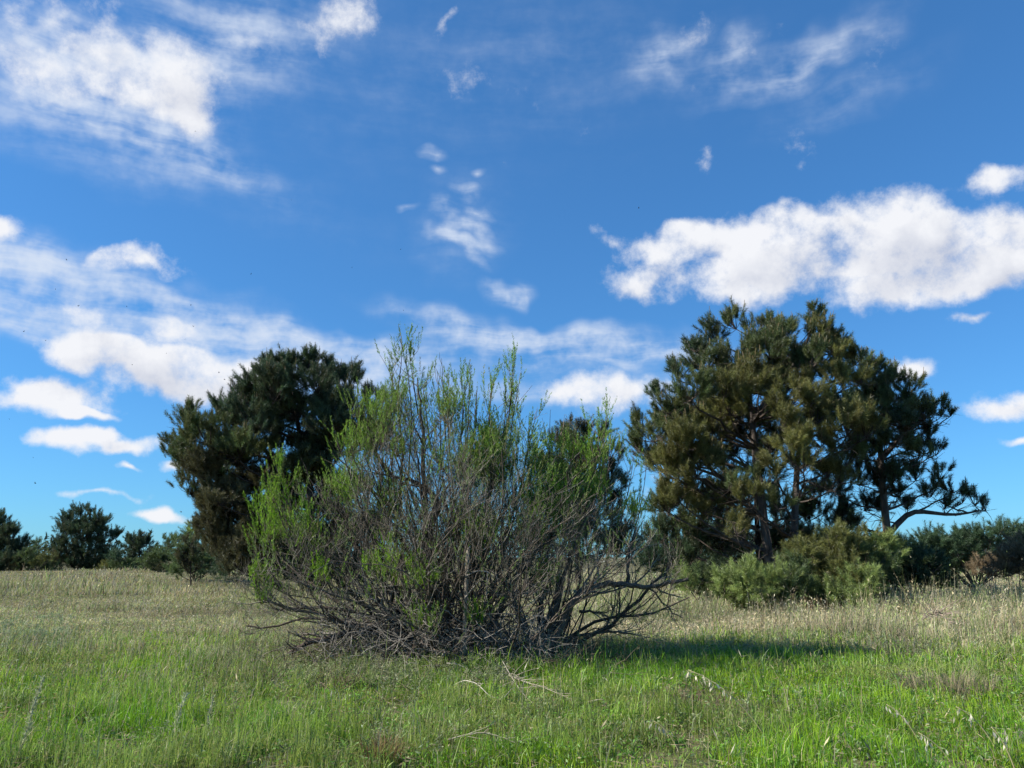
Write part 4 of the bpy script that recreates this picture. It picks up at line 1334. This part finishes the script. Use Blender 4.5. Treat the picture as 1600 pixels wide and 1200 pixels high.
def build_grass():
    gg = Geo(); gd = Geo()
    for (y0, y1, dens, h0, w0) in [(4.2, 6.2, 900, .15, .0062), (6.2, 8.5, 3000, .15, .0062), (8.5, 11, 2000, .155, .0078), (11, 13.5, 1250, .165, .0105), (13.5, 17, 500, .18, .013)]:
        x, y = scatter(y0, y1, dens)
        lush, silver, n, n2 = zones(x, y)
        # patchy height and cover: tussocks and hollows
        cl = fbm(x * 2.6 + 11, y * 2.6, 3)
        keep = rng.random(len(x)) < (.35 + 1.1 * sstep(.28, .55, cl))
        isl = rng.random(len(x)) < lush
        under = np.exp(-(((x + .9) / 2.2) ** 2 + ((y - 13.1) / .9) ** 2))
        keep &= rng.random(len(x)) > under * .8
        k = keep & isl
        x1, y1_, c1, s1, m1 = x[k], y[k], cl[k], silver[k], n2[k]
        nn = len(x1)
        h = h0 * .60 * rng.gamma(4, 1 / 4, nn) * (.5 + 1.1 * sstep(.25, .75, c1)) * (1 + .5 * sstep(.5, .7, n[k]))
        green = np.array((.175, .385, .016)); yel = np.array((.285, .45, .026)); blue = np.array((.15, .27, .10)); straw = np.array((.40, .35, .17)); dk = np.array((.085, .21, .022))
        t = np.clip((m1 - .22) / .38, 0, 1)[:, None]
        c = green * (1 - t) + yel * t
        q = rng.random(nn)
        c[q < .10] = blue; c[q > .93] = straw
        dkm = (q > .3) & (q < .45); c[dkm] = dk
        big = np.clip((fbm(x1 * .6 + 90, y1_ * .8 + 3, 4) - .46) * 6, 0, 1)[:, None]
        c = c * (1 - .5 * big) + np.array((.30, .31, .12)) * .5 * big
        dark = np.clip((fbm(x1 * .9 + 40, y1_ * 1.2 + 63, 3) - .52) * 6, 0, 1)[:, None]
        c = c * (1 - .22 * dark)
        c = c * rng.uniform(.75, 1.25, (nn, 1))
        blades(gg, x1, y1_, h, w0 * rng.uniform(.6, 1.4, nn), np.clip(rng.normal(.42, .28, nn), .02, .94), rng.random(nn) * 2 * pi, c, c * 1.12)
        # small forb leaves low in the turf
        m_ = rng.random(nn) < .22
        nf = int(m_.sum())
        fp = np.stack([x1[m_] + rng.normal(0, .03, nf), y1_[m_] + rng.normal(0, .03, nf), np.zeros(nf)], -1)
        fp[:, 2] = ground_z(fp[:, 0], fp[:, 1]) + rng.uniform(.02, .13, nf)
        fd = rng.normal(size=(nf, 3)) * np.array([1, 1, .55]) + np.array([0, 0, .3])
        fc = np.where(rng.random((nf, 1)) < .6, np.array([[.15, .32, .04]]), np.where(rng.random((nf, 1)) < .6, np.array([[.23, .30, .14]]), np.array([[.34, .29, .15]])))
        leaves(gg, fp, fd, rng.uniform(.025, .055, nf) * (w0 / .006) ** .5, rng.uniform(.009, .016, nf) * (w0 / .006) ** .5, fc)
        # dry stems among and beyond it
        k = (~isl) & (rng.random(len(x)) < .75)
        dry(gd, x[k], y[k], n[k], n2[k], w0 * .8, False)
        # a few straw stalks over the green
        k = keep & isl & (rng.random(len(x)) < .022)
        dry(gd, x[k], y[k], n[k], n2[k], w0 * .7, False)
    for (y0, y1, dens, w0, simple) in [(17, 23, 260, .017, True), (23, 32, 130, .026, True), (32, 48, 46, .042, True), (48, 82, 16, .075, True)]:
        x, y = scatter(y0, y1, dens, 3)
        lush, silver, n, n2 = zones(x, y)
        dry(gd, x, y, n, n2, w0, simple)
    # flattened straw and thatch low in the turf
    x, y = scatter(6.0, 16, 150)
    pt = fbm(x * .9 + 3, y * 1.2 + 9, 3)
    k = rng.random(len(x)) < sstep(.42, .62, pt) * .9 + .08
    x, y = x[k], y[k]; nt = len(x)
    tp = np.stack([x, y, ground_z(x, y) + rng.uniform(.02, .10, nt)], -1)
    td = rng.normal(size=(nt, 3)) * np.array([1, 1, .18])
    leaves(gd, tp, td, rng.uniform(.06, .20, nt), rng.uniform(.004, .009, nt), np.where(rng.random((nt, 1)) < .6, np.array([[.36, .30, .18]]), np.array([[.24, .18, .11]])))
    o = gg.build('grass', M_GRASS)
    tag(o, 'lush short green spring grass covering the foreground', 'grass', kind='stuff')
    o = gd.build('dry_grass', M_DRY)
    tag(o, 'pale dry seeding grass covering the meadow behind the green', 'dry grass', kind='stuff')
    COUNT['grass'] = gg.count(); COUNT['dry'] = gd.count()


def dry(g, x, y, n, n2, w, simple):
    m = len(x)
    if m == 0:
        return
    right = sstep(1, 6, x)
    cl = fbm(x * 1.1 + 21, y * 1.1 + 4, 3)
    big = fbm(x * .16 + 5, y * .16 + 77, 4)
    h = (.16 + .09 * right + .09 * sstep(.5, .7, n)) * rng.gamma(5, 1 / 5, m) * (.45 + .95 * sstep(.3, .7, cl)) * (.55 + .9 * sstep(.35, .65, big))
    beige = np.array((.48, .405, .235)); grey = np.array((.42, .385, .265)); gr = np.array((.265, .335, .115)); br = np.array((.28, .21, .125)); gold = np.array((.42, .385, .15))
    q = rng.random(m)
    c = np.empty((m, 3)); c[:] = beige
    c[q < .35] = grey
    tg = np.clip((fbm(x * .22 + 60, y * .22 + 31, 4) - .38) * 4, 0, 1)
    left = sstep(-2, -10, x)
    c[q > 1 - .16 - .55 * tg * (1 - .4 * right)] = gr
    k = (q > .35) & (q < .35 + .30 * left); c[k] = gold
    k = (q > .52) & (q < .62 + .12 * sstep(.45, .3, cl)); c[k] = br
    c = c * rng.uniform(.7, 1.2, (m, 1)) * (.78 + .36 * sstep(.35, .65, fbm(x * .35 + 15, y * .5 + 47, 4)))[:, None]
    az = rng.normal(.2, 1.7, m)
    lean = np.clip(rng.normal(.42, .26, m), .02, .93)
    blades(g, x, y, h, w * rng.uniform(.6, 1.4, m), lean, az, c, c * 1.1, simple)
    # fine pale chaff of old flower heads, turned every way
    if float(y.max()) < 33:
        k = rng.random(m) < (.75 if y.mean() > 13 else .4)
        kk = np.repeat(np.where(k)[0], 2)
        nk = len(kk)
        f = rng.uniform(.45, 1.05, nk)
        q_ = np.stack([x[kk] + np.cos(az[kk]) * h[kk] * lean[kk] * f, y[kk] + np.sin(az[kk]) * h[kk] * lean[kk] * f, ground_z(x[kk], y[kk]) + h[kk] * f * np.sqrt(np.maximum(.12, 1 - lean[kk] ** 2))], -1) + rng.normal(size=(nk, 3)) * .02
        dd = rng.normal(size=(nk, 3)) + np.array([0, 0, .3])
        leaves(g, q_, dd, rng.uniform(.03, .075, nk), np.maximum(w * .8, .006) * rng.uniform(.6, 1.2, nk), c[kk] * 1.15)
    # seed heads
    k = rng.random(m) < .07 + .17 * right
    if k.sum():
        z = ground_z(x[k], y[k])
        hh = h[k]
        tip = np.stack([x[k] + np.cos(az[k]) * hh * lean[k], y[k] + np.sin(az[k]) * hh * lean[k], z + hh * np.sqrt(np.maximum(.12, 1 - lean[k] ** 2))], -1)
        d = np.stack([np.cos(az[k]) * .6, np.sin(az[k]) * .6, np.full(k.sum(), .7)], -1) + rng.normal(size=(k.sum(), 3)) * .25
        leaves(g, tip - norm(d) * .05, d, rng.uniform(.06, .12, k.sum()), np.maximum(w * 1.2, .011) * rng.uniform(.8, 1.4, k.sum()), c[k] * 1.18)


build_grass()


# grey-green herbs in front of the shrub and scattered over the meadow
def herb(g, x, y, h, color, nstem=5, ll=.035, lw=.008, sprd=.35):
    z = float(ground_z(x, y))
    sp, sr = [], []
    for k in range(nstem):
        d = np.array([random.gauss(0, sprd), random.gauss(0, sprd), 1.0]); d /= np.linalg.norm(d)
        hh = h * random.uniform(.6, 1.1)
        a = np.array([x, y, z]); b = a + d * hh * .5; e = b + norm(d + rng.normal(size=3) * .15) * hh * .5
        sp.append(np.array([a, b, e])); sr.append(np.array([.004, .003, .002]))
        n = int(hh * 75) + 4
        t = rng.random(n)
        pos = np.where(t[:, None] < .5, a + (b - a) * (t * 2)[:, None], b + (e - b) * (t * 2 - 1)[:, None])
        dr = rng.normal(size=(n, 3)) * np.array([1, 1, .5]) + np.array([0, 0, .55])
        leaves(g, pos, dr, rng.uniform(.6, 1.2, n) * ll, rng.uniform(.7, 1.3, n) * lw, np.broadcast_to(np.asarray(color) * random.uniform(.85, 1.15), (n, 3)))
    g.tubes(sp, sr, 3, np.asarray(color) * .9, cap=False)


def herbs():
    g = Geo()
    SIL = (.30, .34, .17)
    for k in range(330):
        p = gpt(random.uniform(430, 800), random.triangular(1025, 1090, 1050))
        herb(g, p[0], p[1], random.uniform(.14, .34), (.25, .31, .12) if random.random() < .6 else (.36, .36, .21), 4, .05, .010, .55)
    for k in range(190):
        px = random.uniform(-40, 1640)
        p = gpt(px, random.uniform(985, 1190))
        herb(g, p[0], p[1], random.uniform(.1, .26), SIL if random.random() < .5 else (.14, .20, .07), 4, .04, .010, .4)
    for k in range(150):
        p = gpt(random.gauss(35, 45), random.gauss(1000, 14))
        herb(g, p[0], p[1], random.uniform(.14, .26), (.27, .34, .19), 5, .05, .013, .5)
    for k in range(120):
        p = gpt(random.gauss(1200, 190), random.gauss(1012, 12))
        herb(g, p[0], p[1], random.uniform(.16, .30), (.28, .33, .18), 4, .05, .012, .5)
    for k in range(170):
        # broad-leaved rosettes low in the grass
        p = gpt(random.uniform(-40, 1640), random.uniform(1030, 1198))
        n = random.randint(6, 11)
        a = rng.random(n) * 2 * pi
        dr = np.stack([np.cos(a), np.sin(a), rng.uniform(.15, .9, n)], -1)
        leaves(g, np.tile(p + np.array([0, 0, .02]), (n, 1)), dr, rng.uniform(.07, .15, n), rng.uniform(.018, .032, n), np.array((.13, .27, .045)) * random.uniform(.7, 1.3))
    o = g.build('herbs', M_LEAF)
    tag(o, 'grey green low herbs mixed into the grass around the shrub', 'herbs', kind='stuff')
    COUNT['herbs'] = g.count()


herbs()


# single plants that stand out
def silver_weed(label, px, py, h, group='silvery weeds in the left foreground'):
    p = gpt(px, py)
    root = empty('silver_weed', p); tag(root, label, 'weed', group)
    g = Geo(); st = Geo()
    lean = np.array([random.uniform(.1, .3), random.gauss(0, .08), 1.0]); lean /= np.linalg.norm(lean)
    pl = np.array([p + lean * h * t + rng.normal(size=3) * .006 for t in np.linspace(0, 1, 6)])
    st.tubes([pl], [np.linspace(.006, .003, 6)], 5, (.36, .37, .31))
    st.build('stem', M_TWIG, root, True)
    n = int(150 * h / .4)
    t = rng.random(n) ** .8
    pos = p + lean * (t * h)[:, None]
    dr = rng.normal(size=(n, 3)) * np.array([.7, .7, .4]) + np.array([.1, 0, .8])
    pos = pos + rng.normal(size=(n, 3)) * .018 * (1.2 - t)[:, None]
    leaves(g, pos, dr, rng.uniform(.025, .06, n), rng.uniform(.006, .011, n), np.array((.36, .39, .22)))
    stuff(g.build('leaves', M_LEAF, root))


silver_weed('tallest silvery weed leaning right in the green grass at far left', 38, 1150, .52)
silver_weed('short silvery weed near the left bottom corner', 22, 1196, .32)
silver_weed('bushy silvery weed in the grass below the left meadow', 262, 1165, .44)
silver_weed('thin silvery weed right of the bushy one in the left foreground', 322, 1150, .34)


def tussock(label, px, py, n, h, r, colr, name='grass_tussock', spread=.6):
    p = gpt(px, py)
    g = Geo()
    a = rng.random(n) * 2 * pi; rr = r * np.sqrt(rng.random(n))
    x = p[0] + np.cos(a) * rr; y = p[1] + np.sin(a) * rr
    c = np.array(colr) * rng.uniform(.55, 1.25, (n, 1))
    hh = h * rng.uniform(.25, 1.2, n) * (.6 + .8 * vnoise(x * 6, y * 6))
    blades(g, x, y, hh, .006 * rng.uniform(.7, 1.4, n), np.clip(spread * rr / r + rng.normal(.15, .15, n), .02, .93), a + rng.normal(0, .5, n), c, c * 1.15)
    g.v = [v - np.array(p, np.float32) for v in g.v]
    o = g.build(name, M_DRY); o.location = tuple(p)
    tag(o, label, 'grass tuft', 'dry tufts in the green grass')


tussock('large dry straw tussock in the green grass at right', 1480, 1085, 800, .36, .48, (.36, .31, .19), spread=.75)
tussock('small brown tussock at the bottom edge, left of the middle', 597, 1196, 420, .24, .12, (.24, .16, .075), spread=.8)
tussock('low brown flattened tuft left of the silvery herbs', 520, 1075, 380, .26, .3, (.26, .20, .13), spread=.9)
tussock('faded brown tuft in the grass just left of the long oat stalk', 1070, 1098, 420, .16, .45, (.24, .18, .11), spread=.9)
tussock('reddish dry tuft at the foot of the pine shrubs', 1260, 962, 700, .5, .8, (.22, .12, .06), spread=.5)
tussock('reddish brown dry patch right of the olive pine shrub', 1400, 965, 700, .5, 1.0, (.22, .12, .07), spread=.5)


def oat(label, base, tip_off, h, nspk, group, colr=(.52, .46, .30), only_tip=True):
    """Wild oat: a bent stalk with hanging spikelets."""
    p = gpt(*base)
    root = empty('oat_stalk', p); tag(root, label, 'oat stalk', group)
    e = p + np.array([tip_off[0], tip_off[1], h])
    pl = bez(p, p + np.array([tip_off[0] * .35, tip_off[1] * .3, h * .75]), e, 9)
    g = Geo(); g.tubes([pl], [np.linspace(.0058, .003, 9)], 4, (.50, .45, .24))
    so = g.build('stalk', M_DRY, root, True)
    for k in range(nspk):
        t = 4.6 + 3.4 * k / max(1, nspk - 1)
        i = min(int(t), 7); f = t - i
        q = pl[i] * (1 - f) + pl[i + 1] * f
        side = np.array([random.gauss(0, .03), random.gauss(0, .03), 0])
        hang = q + side + np.array([0, 0, -.012])
        sg = Geo()
        d = np.array([[random.gauss(0, .25), random.gauss(0, .2), -1.0]])
        for m in range(3):
            dd = d + rng.normal(size=(1, 3)) * .16
            leaves(sg, hang[None], dd, np.array([random.uniform(.042, .060)]), np.array([.014]), np.array(colr), .12)
        sg.tubes([np.array([q, hang])], [np.array([.001, .001])], 3, colr, cap=False)
        sg.build('spikelet', M_DRY, so)


oat('long pale oat stalk leaning left out of the right foreground grass', (1205, 1168), (-.66, .10), .62, 15, 'oat stalks', (.72, .66, .48))
for lab, b, off, h, ns in [
        ('oat stalk with white spikelets in the bottom right, left one of the upper pair', (1440, 1168), (-.22, .1), .33, 7),
        ('oat stalk with the brightest white spikelets near the right bottom', (1560, 1178), (-.28, .05), .36, 7),
        ('oat stalk nodding at the bottom edge below the brightest oat', (1500, 1215), (-.25, .05), .30, 6),
        ('oat stalk in the bottom right corner of the picture', (1590, 1215), (-.12, .05), .34, 6),
        ('short pale oat heads right of the bottom middle', (1062, 1178), (-.2, .05), .25, 6)]:
    oat(lab, b, off, h, ns, 'oat stalks', (.66, .62, .48))


# flies in the air above the meadow
def flies():
    spots = [(104, 406), (87, 452), (122, 478), (198, 479), (37, 518), (71, 532), (289, 530), (302, 510), (207, 570), (260, 552), (298, 477), (342, 582), (351, 593), (15, 655), (52, 715), (55, 755), (283, 800), (392, 428), (550, 418), (626, 390), (998, 325), (455, 312), (305, 205), (630, 485)]
    g = Geo()
    th = np.linspace(0, 2 * pi, 6, endpoint=False)
    rings = [(-.5, .04), (-.3, .2), (0, .26), (.3, .2), (.5, .06)]
    V = np.array([[(t, r * cos(a), r * sin(a)) for a in th] for t, r in rings])
    k = np.arange(6); k2 = (k + 1) % 6
    Q = np.concatenate([np.stack([b * 6 + k, b * 6 + k2, b * 6 + 6 + k2, b * 6 + 6 + k], -1) for b in range(4)])
    g.add(V, (.02, .018, .016), None, Q)
    for s in (-1, 1):
        g.add(np.array([(.15, s * .12, .2), (-.2, s * .85, .55), (-.55, s * .7, .5), (-.35, s * .15, .25)]), (.10, .10, .10), None, [[0, 1, 2, 3]])
    me = None
    for i, (px, py) in enumerate(spots):
        Y = random.uniform(3.5, 6.5)
        p = at(px, py, Y)
        if me is None:
            o = g.build('fly', M_TWIG); me = o
        else:
            o = me.copy(); col.objects.link(o)
        o.location = tuple(p); s = random.uniform(.006, .009); o.scale = (s, s, s)
        o.rotation_euler = (random.uniform(-.3, .3), random.uniform(-.3, .3), random.uniform(0, 6.28))
        tag(o, 'tiny dark fly hovering against the sky', 'fly', 'flies in the air over the meadow')


flies()
